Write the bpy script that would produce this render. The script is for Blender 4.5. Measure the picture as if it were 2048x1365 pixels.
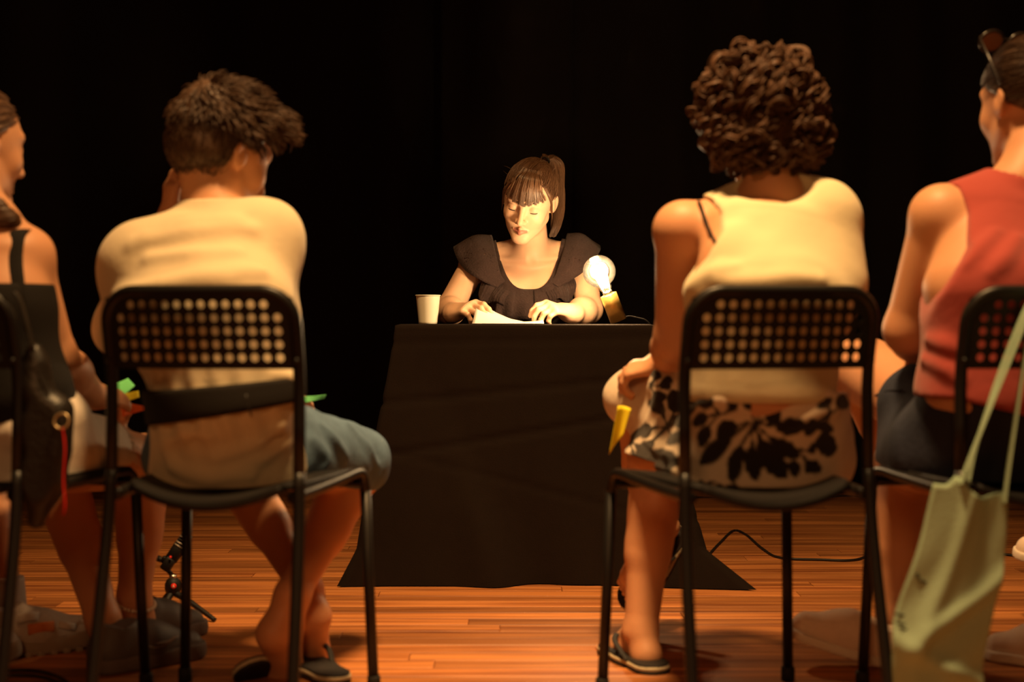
import bpy, math, random
import numpy as np
from mathutils import Vector, Matrix

random.seed(7)
rng = np.random.default_rng(7)
for o in list(bpy.data.objects):
    bpy.data.objects.remove(o)
scene = bpy.context.scene
COL = scene.collection
PI = math.pi

# ------------------------------------------------------------------ camera
F = 2844.4          # focal length in pixels of the 2048 px wide frame (50 mm)
CAM_H = 0.713       # camera height: level with the table top
HOR = 645.0         # image row of the horizon
cam_d = bpy.data.cameras.new('camera')
cam = bpy.data.objects.new('camera', cam_d)
COL.objects.link(cam)
cam.location = (0, 0, CAM_H)
cam.rotation_euler = (PI / 2, 0, 0)
cam_d.lens = 50.0
cam_d.sensor_width = 36.0
cam_d.shift_y = -(682.5 - HOR) / 2048
cam_d.clip_start = 0.05
cam_d.dof.use_dof = True
cam_d.dof.focus_distance = 4.22
cam_d.dof.aperture_fstop = 2.2
scene.camera = cam

# ------------------------------------------------------------------ world, lights, exposure
world = bpy.data.worlds.new('world')
scene.world = world
world.use_nodes = True
bg = world.node_tree.nodes['Background']
bg.inputs[0].default_value = (1.0, 0.13, 0.025, 1)
bg.inputs[1].default_value = 0.011

def area_light(name, loc, target, size, power, color, spread=180):
    d = bpy.data.lights.new(name, 'AREA')
    d.shape = 'DISK'
    d.size = size
    d.energy = power
    d.color = color
    d.spread = math.radians(spread)
    o = bpy.data.objects.new(name, d)
    COL.objects.link(o)
    o.location = loc
    v = Vector(target) - Vector(loc)
    o.rotation_euler = v.to_track_quat('-Z', 'Y').to_euler()
    return o

# warm house light hung behind the front row, its beam falling on the backs and the floor before the table
area_light('house_light', (0.15, 2.08, 3.6), (0.1, 2.95, 0.2), 0.5, 40, (1.0, 0.57, 0.22), 72)

# dim ember-coloured fill far behind the rows, added to lift the lower backs
area_light('fill_light', (-0.6, -1.8, 2.3), (0.1, 2.8, 0.5), 0.9, 9, (1.0, 0.42, 0.14), 100)

scene.view_settings.view_transform = 'Standard'
scene.view_settings.look = 'None'
scene.view_settings.gamma = 1.0
scene.view_settings.use_curve_mapping = False
scene.view_settings.exposure = 0.0

# ------------------------------------------------------------------ helpers
def P(px, py, Y):
    """point at depth Y that the photograph shows at pixel (px, py)"""
    return np.array([(px - 1024.0) * Y / F, Y, CAM_H - (py - HOR) * Y / F])

def V(*a):
    return np.array(a, float)

def nrm(v):
    v = np.asarray(v, float)
    return v / (np.linalg.norm(v) + 1e-12)

OFF = {}

def link(o, parent=None):
    COL.objects.link(o)
    if parent is not None:
        o.parent = parent
    return o

def empty(name, loc=(0, 0, 0), rz=0.0):
    o = bpy.data.objects.new(name, None)
    o.empty_display_size = 0.1
    o.location = tuple(float(c) for c in loc)
    o.rotation_euler = (0, 0, rz)
    COL.objects.link(o)
    OFF[o.name] = np.array(o.location)
    return o

def tag(o, label=None, cat=None, group=None, kind=None):
    if label: o['label'] = label
    if cat: o['category'] = cat
    if group: o['group'] = group
    if kind: o['kind'] = kind
    return o

def mesh_data(name, verts, faces, smooth=True):
    me = bpy.data.meshes.new(name)
    verts = np.asarray(verts, np.float32)
    if isinstance(faces, np.ndarray):
        n, k = faces.shape
        me.vertices.add(len(verts))
        me.vertices.foreach_set('co', verts.ravel())
        me.loops.add(n * k)
        me.loops.foreach_set('vertex_index', faces.astype(np.int32).ravel())
        me.polygons.add(n)
        me.polygons.foreach_set('loop_start', np.arange(0, n * k, k, dtype=np.int32))
        me.update(calc_edges=True)
    else:
        me.from_pydata([tuple(map(float, v)) for v in verts], [], [tuple(int(i) for i in f) for f in faces])
    me.polygons.foreach_set('use_smooth', np.full(len(me.polygons), bool(smooth)))
    me.update()
    return me

def obj(name, verts, faces, mat, parent=None, smooth=True, world_space=True):
    """one mesh object; vertices are in world space unless told otherwise"""
    verts = np.asarray(verts, float)
    off = np.zeros(3)
    if parent is not None and world_space:
        off = OFF.get(parent.name, np.zeros(3))
    elif parent is None and world_space and len(verts):
        off = np.array([(verts[:, 0].min() + verts[:, 0].max()) / 2, (verts[:, 1].min() + verts[:, 1].max()) / 2, verts[:, 2].min()])
    me = mesh_data(name, verts - off, faces, smooth)
    if mat is not None:
        for m in (mat if isinstance(mat, (list, tuple)) else [mat]):
            me.materials.append(m)
    o = bpy.data.objects.new(name, me)
    link(o, parent)
    if parent is None and world_space:
        o.location = tuple(off)
    OFF[o.name] = off
    return o

class MB:
    """collects shapes into one mesh"""
    def __init__(self):
        self.v = []; self.f = []
    def add(self, vs, fs):
        b = len(self.v)
        self.v.extend([tuple(map(float, v)) for v in vs])
        self.f.extend([tuple(int(i) + b for i in f) for f in fs])
        return self
    def tube(self, pts, r, n=10, cap=True, closed=False):
        self.add(*tube(pts, r, n, cap, closed)); return self
    def box(self, c, s, rot=None, bev=0.0):
        self.add(*box(c, s, rot, bev)); return self
    def lathe(self, prof, n=32, c=(0, 0, 0), R=None):
        self.add(*lathe(prof, n, c, R)); return self
    def build(self, name, mat, parent=None, smooth=True, world_space=True):
        return obj(name, self.v, self.f, mat, parent, smooth, world_space)

def catmull(pts, per=8, closed=False):
    p = np.asarray(pts, float)
    n = len(p)
    out = []
    rngi = range(n if closed else n - 1)
    for i in rngi:
        if closed:
            a, b, c, d = p[(i - 1) % n], p[i], p[(i + 1) % n], p[(i + 2) % n]
        else:
            a = p[i - 1] if i > 0 else 2 * p[0] - p[1]
            b = p[i]; c = p[i + 1]
            d = p[i + 2] if i + 2 < n else 2 * p[-1] - p[-2]
        for k in range(per):
            t = k / per
            out.append(0.5 * (2 * b + (c - a) * t + (2 * a - 5 * b + 4 * c - d) * t * t + (3 * b - a - 3 * c + d) * t ** 3))
    if not closed:
        out.append(p[-1])
    return np.array(out)

def tube(pts, r, n=10, cap=True, closed=False):
    p = np.asarray(pts, float)
    m = len(p)
    r = np.broadcast_to(np.asarray(r, float), (m,)) if np.ndim(r) < 2 else np.asarray(r, float)
    T = np.zeros_like(p)
    if closed:
        T = np.roll(p, -1, 0) - np.roll(p, 1, 0)
    else:
        T[1:-1] = p[2:] - p[:-2]; T[0] = p[1] - p[0]; T[-1] = p[-1] - p[-2]
    T /= (np.linalg.norm(T, axis=1, keepdims=True) + 1e-12)
    ref = np.array([0, 0, 1.0]) if abs(T[0][2]) < 0.9 else np.array([1.0, 0, 0])
    u = nrm(np.cross(T[0], ref))
    vs = []; fs = []
    for i in range(m):
        u = nrm(u - T[i] * np.dot(u, T[i]))
        w = np.cross(T[i], u)
        ru, rw = (r[i], r[i]) if np.ndim(r) == 1 else (r[i][0], r[i][1])
        for k in range(n):
            a = 2 * PI * k / n
            vs.append(p[i] + u * ru * math.cos(a) + w * rw * math.sin(a))
    seg = m if closed else m - 1
    for i in range(seg):
        for k in range(n):
            j = (i + 1) % m
            fs.append((i * n + k, i * n + (k + 1) % n, j * n + (k + 1) % n, j * n + k))
    if cap and not closed:
        fs.append(tuple(range(n - 1, -1, -1)))
        fs.append(tuple((m - 1) * n + k for k in range(n)))
    return vs, fs

def box(c, s, rot=None, bev=0.0):
    c = np.asarray(c, float); s = np.asarray(s, float) / 2
    if bev <= 0:
        vs = [V(x, y, z) * s for x in (-1, 1) for y in (-1, 1) for z in (-1, 1)]
        fs = [(0, 1, 3, 2), (4, 6, 7, 5), (0, 4, 5, 1), (2, 3, 7, 6), (0, 2, 6, 4), (1, 5, 7, 3)]
    else:
        b = min(bev, s.min() * 0.9)
        vs = []; idx = {}
        for x in (-1, 1):
            for y in (-1, 1):
                for z in (-1, 1):
                    for ax in range(3):
                        q = V(x, y, z) * (s - b)
                        q[ax] += b * (x, y, z)[ax]
                        idx[(x, y, z, ax)] = len(vs); vs.append(q)
        fs = []
        for ax in range(3):
            a1, a2 = [(1, 2), (2, 0), (0, 1)][ax]
            for sg in (-1, 1):
                q = []
                for u_, w_ in ((-1, -1), (1, -1), (1, 1), (-1, 1)):
                    k = [0, 0, 0]; k[ax] = sg; k[a1] = u_; k[a2] = w_
                    q.append(idx[(k[0], k[1], k[2], ax)])
                fs.append(tuple(q if sg > 0 else q[::-1]))
        for ax in range(3):           # edge chamfers parallel to ax
            a1, a2 = [(1, 2), (2, 0), (0, 1)][ax]
            for u_ in (-1, 1):
                for w_ in (-1, 1):
                    def id_(e, axn):
                        k = [0, 0, 0]; k[ax] = e; k[a1] = u_; k[a2] = w_
                        return idx[(k[0], k[1], k[2], axn)]
                    q = [id_(-1, a1), id_(1, a1), id_(1, a2), id_(-1, a2)]
                    fs.append(tuple(q if u_ * w_ < 0 else q[::-1]))
        for x in (-1, 1):
            for y in (-1, 1):
                for z in (-1, 1):
                    q = [idx[(x, y, z, 0)], idx[(x, y, z, 1)], idx[(x, y, z, 2)]]
                    fs.append(tuple(q if x * y * z > 0 else q[::-1]))
    R = np.eye(3) if rot is None else np.asarray(rot, float)
    return [R @ v + c for v in vs], fs

def lathe(prof, n=32, c=(0, 0, 0), R=None):
    """prof: (radius, height) pairs turned about the local z axis"""
    R = np.eye(3) if R is None else np.asarray(R, float)
    c = np.asarray(c, float)
    vs = []; fs = []
    for (r, z) in prof:
        for k in range(n):
            a = 2 * PI * k / n
            vs.append(R @ V(r * math.cos(a), r * math.sin(a), z) + c)
    m = len(prof)
    for i in range(m - 1):
        for k in range(n):
            fs.append((i * n + k, i * n + (k + 1) % n, (i + 1) * n + (k + 1) % n, (i + 1) * n + k))
    return vs, fs

def frame_from(z, x=(1, 0, 0)):
    z = nrm(z); x = np.asarray(x, float)
    x = nrm(x - z * np.dot(x, z)); y = np.cross(z, x)
    return np.stack([x, y, z], 1)

def sheet(grid, thick):
    """closed thin solid from a (m, n, 3) grid of points"""
    g = np.asarray(grid, float)
    m, n = g.shape[:2]
    du = np.gradient(g, axis=0); dv = np.gradient(g, axis=1)
    N = np.cross(du, dv); N /= (np.linalg.norm(N, axis=2, keepdims=True) + 1e-12)
    a = (g + N * thick / 2).reshape(-1, 3); b = (g - N * thick / 2).reshape(-1, 3)
    vs = np.concatenate([a, b]); k = m * n
    fs = []
    for i in range(m - 1):
        for j in range(n - 1):
            q = (i * n + j, (i + 1) * n + j, (i + 1) * n + j + 1, i * n + j + 1)
            fs.append(q); fs.append(tuple(x + k for x in q[::-1]))
    ring = [i * n for i in range(m)] + [(m - 1) * n + j for j in range(1, n)] + [i * n + n - 1 for i in range(m - 2, -1, -1)] + [j for j in range(n - 2, 0, -1)]
    for i in range(len(ring)):
        a_, b_ = ring[i], ring[(i + 1) % len(ring)]
        fs.append((b_, a_, a_ + k, b_ + k))
    return vs, fs

# ------------------------------------------------------------------ materials
def material(name, color, rough=0.6, spec=0.4, metal=0.0, var=0.0, vscale=20.0, bump=0.0, bscale=60.0,
             sss=0.0, sheen=0.0, color2=None, coat=0.0):
    m = bpy.data.materials.new(name)
    m.use_nodes = True
    nt = m.node_tree
    b = nt.nodes['Principled BSDF']
    b.inputs['Base Color'].default_value = (*color, 1)
    b.inputs['Roughness'].default_value = rough
    b.inputs['Specular IOR Level'].default_value = spec
    b.inputs['Metallic'].default_value = metal
    if sss:
        b.inputs['Subsurface Weight'].default_value = sss
        b.inputs['Subsurface Radius'].default_value = (1.0, 0.35, 0.15)
        b.inputs['Subsurface Scale'].default_value = 0.012
    if sheen:
        b.inputs['Sheen Weight'].default_value = sheen
        b.inputs['Sheen Roughness'].default_value = 0.6
    if coat:
        b.inputs['Coat Weight'].default_value = coat
        b.inputs['Coat Roughness'].default_value = 0.25
    geo = None
    if var or bump or color2:
        geo = nt.nodes.new('ShaderNodeNewGeometry')
    if var or color2:
        n = nt.nodes.new('ShaderNodeTexNoise')
        n.inputs['Scale'].default_value = vscale
        n.inputs['Detail'].default_value = 4
        nt.links.new(geo.outputs['Position'], n.inputs['Vector'])
        r = nt.nodes.new('ShaderNodeMix'); r.data_type = 'RGBA'
        c2 = color2 if color2 else tuple(min(1, c * (1 + var)) for c in color)
        c1 = color if color2 else tuple(c * (1 - var) for c in color)
        r.inputs['A'].default_value = (*c1, 1); r.inputs['B'].default_value = (*c2, 1)
        nt.links.new(n.outputs['Fac'], r.inputs['Factor'])
        nt.links.new(r.outputs['Result'], b.inputs['Base Color'])
    if bump:
        n2 = nt.nodes.new('ShaderNodeTexNoise')
        n2.inputs['Scale'].default_value = bscale
        n2.inputs['Detail'].default_value = 3
        nt.links.new(geo.outputs['Position'], n2.inputs['Vector'])
        bp = nt.nodes.new('ShaderNodeBump')
        bp.inputs['Strength'].default_value = bump
        bp.inputs['Distance'].default_value = 0.004
        nt.links.new(n2.outputs['Fac'], bp.inputs['Height'])
        nt.links.new(bp.outputs['Normal'], b.inputs['Normal'])
    return m

M = {}
M['skin'] = material('skin', (0.60, 0.30, 0.165), 0.5, 0.35, var=0.07, vscale=14, bump=0.08, bscale=220, sss=0.10)
M['skin_fair'] = material('skin_fair', (0.70, 0.43, 0.28), 0.48, 0.35, var=0.06, vscale=16, bump=0.06, bscale=300, sss=0.10)
M['skin_tan'] = material('skin_tan', (0.50, 0.25, 0.14), 0.5, 0.35, var=0.07, vscale=14, bump=0.08, bscale=220, sss=0.10)
M['lips'] = material('lips', (0.50, 0.18, 0.13), 0.4, 0.4)
M['lash'] = material('lash', (0.03, 0.015, 0.01), 0.6)
M['hair_brown'] = material('hair_brown', (0.085, 0.040, 0.020), 0.42, 0.5, color2=(0.15, 0.075, 0.038), vscale=50)
M['hair_boy'] = material('hair_boy', (0.050, 0.026, 0.016), 0.5, 0.35, color2=(0.095, 0.052, 0.03), vscale=40)
M['hair_curl'] = material('hair_curl', (0.050, 0.025, 0.014), 0.55, 0.2, color2=(0.105, 0.050, 0.027), vscale=36)
M['hair_dark'] = material('hair_dark', (0.035, 0.018, 0.011), 0.42, 0.5, color2=(0.07, 0.035, 0.02), vscale=30)
M['black_metal'] = material('black_metal', (0.008, 0.007, 0.007), 0.42, 0.35, bump=0.05, bscale=500)
M['black_plastic'] = material('black_plastic', (0.007, 0.006, 0.006), 0.55, 0.3, bump=0.15, bscale=700)
M['rubber'] = material('rubber', (0.012, 0.011, 0.010), 0.75, 0.3)
M['steel'] = material('steel', (0.55, 0.5, 0.45), 0.3, 0.5, metal=1.0)
M['brass'] = material('brass', (0.83, 0.52, 0.14), 0.32, 0.5, metal=0.85)
M['paper_white'] = material('paper_white', (0.80, 0.76, 0.72), 0.8, 0.2)
M['cup'] = material('cup', (0.80, 0.76, 0.62), 0.55, 0.3)
M['green_paper'] = material('green_paper', (0.16, 0.62, 0.22), 0.7, 0.2)
M['yellow_paper'] = material('yellow_paper', (0.82, 0.70, 0.03), 0.7, 0.2)
M['orange_paper'] = material('orange_paper', (0.88, 0.16, 0.03), 0.7, 0.2)
M['tee'] = material('tee', (0.63, 0.53, 0.36), 0.85, 0.15, var=0.04, vscale=12, bump=0.25, bscale=45, sheen=0.15)
M['tank'] = material('tank', (0.66, 0.57, 0.37), 0.85, 0.15, var=0.03, vscale=12, bump=0.12, bscale=60, sheen=0.15)
M['red_top'] = material('red_top', (0.36, 0.055, 0.045), 0.85, 0.15, var=0.08, vscale=14, bump=0.25, bscale=40, sheen=0.2)
M['denim'] = material('denim', (0.10, 0.17, 0.26), 0.85, 0.2, var=0.35, vscale=28, bump=0.3, bscale=55)
M['navy'] = material('navy', (0.022, 0.026, 0.045), 0.85, 0.2, var=0.2, vscale=30, bump=0.3, bscale=90)
M['white_denim'] = material('white_denim', (0.66, 0.58, 0.50), 0.85, 0.2, var=0.07, vscale=25, bump=0.25, bscale=60)
M['black_cloth'] = material('black_cloth', (0.012, 0.010, 0.009), 0.85, 0.2, bump=0.2, bscale=250)
M['black_leather'] = material('black_leather', (0.016, 0.013, 0.011), 0.42, 0.45, bump=0.3, bscale=110)
M['tote'] = material('tote', (0.33, 0.46, 0.34), 0.9, 0.15, var=0.10, vscale=12, bump=0.25, bscale=220)
M['ink'] = material('ink', (0.05, 0.06, 0.04), 0.9)
M['flip'] = material('flip', (0.02, 0.018, 0.018), 0.7, 0.3, bump=0.1, bscale=200)
M['flip_edge'] = material('flip_edge', (0.55, 0.48, 0.34), 0.7, 0.3)
M['beige_shoe'] = material('beige_shoe', (0.74, 0.58, 0.45), 0.8, 0.2, var=0.12, vscale=40, bump=0.2, bscale=200)
M['beige_sole'] = material('beige_sole', (0.70, 0.60, 0.48), 0.8, 0.2)
M['sneaker'] = material('sneaker', (0.095, 0.080, 0.076), 0.6, 0.35, bump=0.2, bscale=260)
M['sneaker_sole'] = material('sneaker_sole', (0.13, 0.10, 0.09), 0.75, 0.25)
M['swoosh'] = material('swoosh', (0.32, 0.27, 0.24), 0.5, 0.3)
M['trail_grey'] = material('trail_grey', (0.40, 0.33, 0.28), 0.75, 0.25, var=0.15, vscale=60, bump=0.3, bscale=200)
M['trail_sole'] = material('trail_sole', (0.28, 0.22, 0.17), 0.85, 0.2, bump=0.3, bscale=120)
M['trail_white'] = material('trail_white', (0.55, 0.50, 0.46), 0.7, 0.2)
M['trail_orange'] = material('trail_orange', (0.55, 0.16, 0.04), 0.6, 0.3)
M['sock'] = material('sock', (0.45, 0.40, 0.37), 0.9, 0.1, bump=0.3, bscale=300)
M['pearl'] = material('pearl', (0.75, 0.66, 0.55), 0.35, 0.5)
M['red_ribbon'] = material('red_ribbon', (0.55, 0.012, 0.012), 0.7, 0.2)
M['gold_ring'] = material('gold_ring', (0.45, 0.33, 0.18), 0.35, 0.5, metal=0.8)
M['red_button'] = material('red_button', (0.85, 0.03, 0.015), 0.4, 0.4)
M['cable'] = material('cable', (0.012, 0.010, 0.009), 0.55, 0.35)
M['sunglass'] = material('sunglass', (0.02, 0.014, 0.012), 0.25, 0.5)
M['sunglass_lens'] = material('sunglass_lens', (0.25, 0.09, 0.03), 0.12, 0.6)
# ------------------------------------------------------------------ soft solids: bodies and clothes are grown from smooth unions
def rc(a, b, ra, rb, k=0.02):
    return ('rc', np.asarray(a, float), np.asarray(b, float), ra, rb, k)

def el(c, r, R=None, k=0.02):
    return ('el', np.asarray(c, float), np.asarray(r, float), np.eye(3) if R is None else np.asarray(R, float), k)

def ec(a, b, wa, da, wb, db, right, k=0.03):
    return ('ec', np.asarray(a, float), np.asarray(b, float), wa, da, wb, db, nrm(right), k)

def ch(pts, rads, k=0.02):
    return ('ch', [np.asarray(q, float) for q in pts], list(rads), k)

def sub(p):
    return ('sub', p)

def inflate(prims, t):
    out = []
    for p in prims:
        if p[0] == 'rc': out.append(('rc', p[1], p[2], p[3] + t, p[4] + t, p[5]))
        elif p[0] == 'el': out.append(('el', p[1], p[2] + t, p[3], p[4]))
        elif p[0] == 'ec': out.append(('ec', p[1], p[2], p[3] + t, p[4] + t, p[5] + t, p[6] + t, p[7], p[8]))
        else: out.append(p)
    return out

def prim_k(p):
    if p[0] == 'sub': return prim_k(p[1])
    return p[{'rc': 5, 'el': 4, 'ec': 8, 'ch': 3}[p[0]]]

def prim_bounds(p):
    if p[0] == 'sub': return prim_bounds(p[1])
    k = prim_k(p) + 0.012
    if p[0] == 'ch':
        r = max(p[2]) + k
        return np.min(p[1], 0) - r, np.max(p[1], 0) + r
    if p[0] == 'rc':
        r = max(p[3], p[4]) + k
        return np.minimum(p[1], p[2]) - r, np.maximum(p[1], p[2]) + r
    if p[0] == 'el':
        r = p[2].max() + k
        return p[1] - r, p[1] + r
    r = max(p[3], p[4], p[5], p[6]) + k
    return np.minimum(p[1], p[2]) - r, np.maximum(p[1], p[2]) + r

def prim_eval(p, X, Y, Z):
    t = p[0]
    if t == 'ch':
        D = None
        for i in range(len(p[1]) - 1):
            e = prim_eval(('rc', p[1][i], p[1][i + 1], p[2][i], p[2][i + 1], 0.01), X, Y, Z)
            D = e if D is None else np.minimum(D, e)
        return D
    if t == 'rc':
        a, b, ra, rb = p[1], p[2], p[3], p[4]
        ab = b - a; L = float(ab @ ab) + 1e-12
        qx, qy, qz = X - a[0], Y - a[1], Z - a[2]
        h = np.clip((qx * ab[0] + qy * ab[1] + qz * ab[2]) / L, 0, 1)
        return np.sqrt((qx - h * ab[0]) ** 2 + (qy - h * ab[1]) ** 2 + (qz - h * ab[2]) ** 2) - (ra + (rb - ra) * h)
    if t == 'el':
        c, r, R = p[1], p[2], p[3]
        qx, qy, qz = X - c[0], Y - c[1], Z - c[2]
        u = qx * R[0, 0] + qy * R[1, 0] + qz * R[2, 0]
        v = qx * R[0, 1] + qy * R[1, 1] + qz * R[2, 1]
        w = qx * R[0, 2] + qy * R[1, 2] + qz * R[2, 2]
        k0 = np.sqrt((u / r[0]) ** 2 + (v / r[1]) ** 2 + (w / r[2]) ** 2)
        k1 = np.sqrt((u / r[0] ** 2) ** 2 + (v / r[1] ** 2) ** 2 + (w / r[2] ** 2) ** 2) + 1e-6
        return np.where(k0 < 0.3, (k0 - 1) * r.min(), k0 * (k0 - 1) / k1)
    if t == 'ec':
        a, b, wa, da, wb, db, R = p[1:8]
        ab = b - a; L = float(ab @ ab) + 1e-12
        ax = nrm(ab); Rr = nrm(R - ax * (R @ ax)); Fd = np.cross(ax, Rr)
        qx, qy, qz = X - a[0], Y - a[1], Z - a[2]
        h = np.clip((qx * ab[0] + qy * ab[1] + qz * ab[2]) / L, 0, 1)
        ox, oy, oz = qx - h * ab[0], qy - h * ab[1], qz - h * ab[2]
        u = ox * Rr[0] + oy * Rr[1] + oz * Rr[2]
        v = ox * Fd[0] + oy * Fd[1] + oz * Fd[2]
        w = ox * ax[0] + oy * ax[1] + oz * ax[2]
        rw = wa + (wb - wa) * h; rd = da + (db - da) * h; rc_ = np.minimum(rw, rd) * 0.8
        k0 = np.sqrt((u / rw) ** 2 + (v / rd) ** 2 + (w / rc_) ** 2)
        k1 = np.sqrt((u / rw ** 2) ** 2 + (v / rd ** 2) ** 2 + (w / rc_ ** 2) ** 2) + 1e-6
        return np.where(k0 < 0.3, (k0 - 1) * np.minimum(rw, rd), k0 * (k0 - 1) / k1)

def smin(a, b, k):
    h = np.maximum(k - np.abs(a - b), 0) / k
    return np.minimum(a, b) - h * h * k * 0.25

def smax(a, b, k):
    return -smin(-a, -b, k)

def field_at(prims, X, Y, Z):
    D = np.full(np.broadcast(X, Y, Z).shape, 1.0)
    for p in prims:
        if p[0] == 'sub': D = smax(D, -prim_eval(p[1], X, Y, Z), prim_k(p))
        else: D = smin(D, prim_eval(p, X, Y, Z), prim_k(p))
    return D

def bounds(prims, pad=0.02):
    lo = np.min([prim_bounds(p)[0] for p in prims if p[0] != 'sub'], 0)
    hi = np.max([prim_bounds(p)[1] for p in prims if p[0] != 'sub'], 0)
    return lo - pad, hi + pad

def surface(prims, vox, lo=None, hi=None, post=None):
    """mesh of the smooth union over a box; post(D, X, Y, Z) may cut or wrinkle the field"""
    b0, b1 = bounds(prims, 0.0)
    lo = b0 if lo is None else np.maximum(b0, np.asarray(lo, float))
    hi = b1 if hi is None else np.minimum(b1, np.asarray(hi, float))
    lo = np.floor(lo / vox) * vox; n = np.maximum(np.ceil((hi - lo) / vox).astype(int) + 1, 2)
    x = (lo[0] + vox * np.arange(n[0])).astype(np.float32)
    y = (lo[1] + vox * np.arange(n[1])).astype(np.float32)
    z = (lo[2] + vox * np.arange(n[2])).astype(np.float32)
    D = np.full(n, 0.5, np.float32)
    for p in prims:
        pl, ph = prim_bounds(p)
        i0 = np.clip(np.floor((pl - lo) / vox).astype(int), 0, n); i1 = np.clip(np.ceil((ph - lo) / vox).astype(int) + 1, 0, n)
        if np.any(i1 <= i0): continue
        s = tuple(slice(a, b) for a, b in zip(i0, i1))
        X = x[s[0]][:, None, None]; Y = y[s[1]][None, :, None]; Z = z[s[2]][None, None, :]
        if p[0] == 'sub':
            D[s] = smax(D[s], -prim_eval(p[1], X, Y, Z).astype(np.float32), np.float32(prim_k(p)))
        else:
            D[s] = smin(D[s], prim_eval(p, X, Y, Z).astype(np.float32), np.float32(prim_k(p)))
    if post is not None:
        D = post(D, x[:, None, None], y[None, :, None], z[None, None, :]).astype(np.float32)
    return nets(D, lo, vox)

def nets(D, lo, vox):
    S = D < 0
    n = D.shape
    c = [S[i:n[0] - 1 + i, j:n[1] - 1 + j, k:n[2] - 1 + k] for i in (0, 1) for j in (0, 1) for k in (0, 1)]
    cnt = sum(a.astype(np.int8) for a in c)
    act = (cnt > 0) & (cnt < 8)
    idx = np.argwhere(act)
    if len(idx) == 0:
        return np.zeros((0, 3)), np.zeros((0, 4), int)
    vid = np.full(act.shape, -1, np.int32); vid[act] = np.arange(len(idx), dtype=np.int32)
    corner = np.array([(i, j, k) for i in (0, 1) for j in (0, 1) for k in (0, 1)])
    vals = np.stack([D[idx[:, 0] + o[0], idx[:, 1] + o[1], idx[:, 2] + o[2]] for o in corner], 1)
    acc = np.zeros((len(idx), 3)); num = np.zeros(len(idx))
    for a in range(8):
        for ax in range(3):
            if corner[a][ax] == 0:
                b = a + (4, 2, 1)[ax]
                va, vb = vals[:, a], vals[:, b]
                m = (va < 0) != (vb < 0)
                t = np.where(m, va / np.where(m, va - vb, 1), 0)
                pos = corner[a][None, :].astype(float) + t[:, None] * (corner[b] - corner[a])[None, :]
                acc += pos * m[:, None]; num += m
    verts = (idx + acc / num[:, None]) * vox + lo
    faces = []
    for ax in range(3):
        sl0 = [slice(None)] * 3; sl1 = [slice(None)] * 3
        sl0[ax] = slice(0, -1); sl1[ax] = slice(1, None)
        a = S[tuple(sl0)]; b = S[tuple(sl1)]
        e = np.argwhere(a != b)
        o1, o2 = [(1, 2), (2, 0), (0, 1)][ax]
        ok = (e[:, o1] > 0) & (e[:, o2] > 0) & (e[:, o1] < n[o1] - 1) & (e[:, o2] < n[o2] - 1)
        e = e[ok]
        if not len(e): continue
        flip = a[e[:, 0], e[:, 1], e[:, 2]]
        q = []
        for d1, d2 in ((-1, -1), (0, -1), (0, 0), (-1, 0)):
            f = e.copy(); f[:, o1] += d1; f[:, o2] += d2
            q.append(vid[f[:, 0], f[:, 1], f[:, 2]])
        q = np.stack(q, 1)
        q[~flip] = q[~flip][:, ::-1]
        faces.append(q[(q >= 0).all(1)])
    return verts, np.concatenate(faces)

def soften(verts, faces, it=1):
    v = verts.copy()
    for _ in range(it):
        s = np.zeros_like(v); c = np.zeros(len(v))
        for k in range(faces.shape[1]):
            a = faces[:, k]; b = faces[:, (k + 1) % faces.shape[1]]
            np.add.at(s, a, v[b]); np.add.at(c, a, 1)
        v = np.where(c[:, None] > 0, 0.5 * v + 0.5 * s / np.maximum(c, 1)[:, None], v)
    return v

def merge(parts):
    vs = []; fs = []; b = 0
    for v, f in parts:
        vs.append(v); fs.append(np.asarray(f) + b); b += len(v)
    return np.concatenate(vs), np.concatenate(fs)

def hit(prims, px, py, y0=2.2, y1=3.4, post=None):
    """first point of the solid seen at a pixel: used to lay straps and prints on the real surface"""
    ys = np.linspace(y0, y1, 500)
    X = (px - 1024.0) * ys / F; Z = CAM_H - (py - HOR) * ys / F
    D = field_at(prims, X, ys, Z)
    i = np.argmax(D < 0)
    if D[i] >= 0: i = int(np.argmin(D))
    return V(X[i], ys[i], Z[i])

def noise3(X, Y, Z, s, seed=0):
    """cheap smooth wobble"""
    r = np.random.default_rng(seed)
    out = 0
    for _ in range(5):
        a = r.normal(size=3) * s; ph = r.uniform(0, 6.28)
        out = out + np.sin(X * a[0] + Y * a[1] + Z * a[2] + ph)
    return out / 5

def seat_cut(D, X, Y, Z):
    """a sitter's underside lies flat on the chair seat"""
    return np.maximum(D, np.where((Y < 2.79) & (Z > 0.33), 0.426 - Z, -1.0))

# ------------------------------------------------------------------ body building blocks
class Head:
    """local axes: x = the person's right, y = forwards, z = up; origin at the middle of the skull"""
    def __init__(self, c, fwd, up=(0, 0, 1), scale=1.0):
        self.c = np.asarray(c, float); self.s = scale
        f = nrm(fwd); u = np.asarray(up, float); u = nrm(u - f * (u @ f)); r = np.cross(f, u)
        self.R = np.stack([r, f, u], 1)
    def w(self, *p):
        return self.c + self.R @ (np.array(p, float) * self.s)
    def rc(self, a, b, ra, rb, k=0.012):
        return rc(self.w(*a), self.w(*b), ra * self.s, rb * self.s, k * self.s)
    def el(self, c, r, rot=None, k=0.02):
        R = self.R if rot is None else self.R @ rot
        return el(self.w(*c), np.array(r) * self.s, R, k * self.s)
    def loc(self, p):
        return (np.asarray(p) - self.c) @ self.R / self.s

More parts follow.
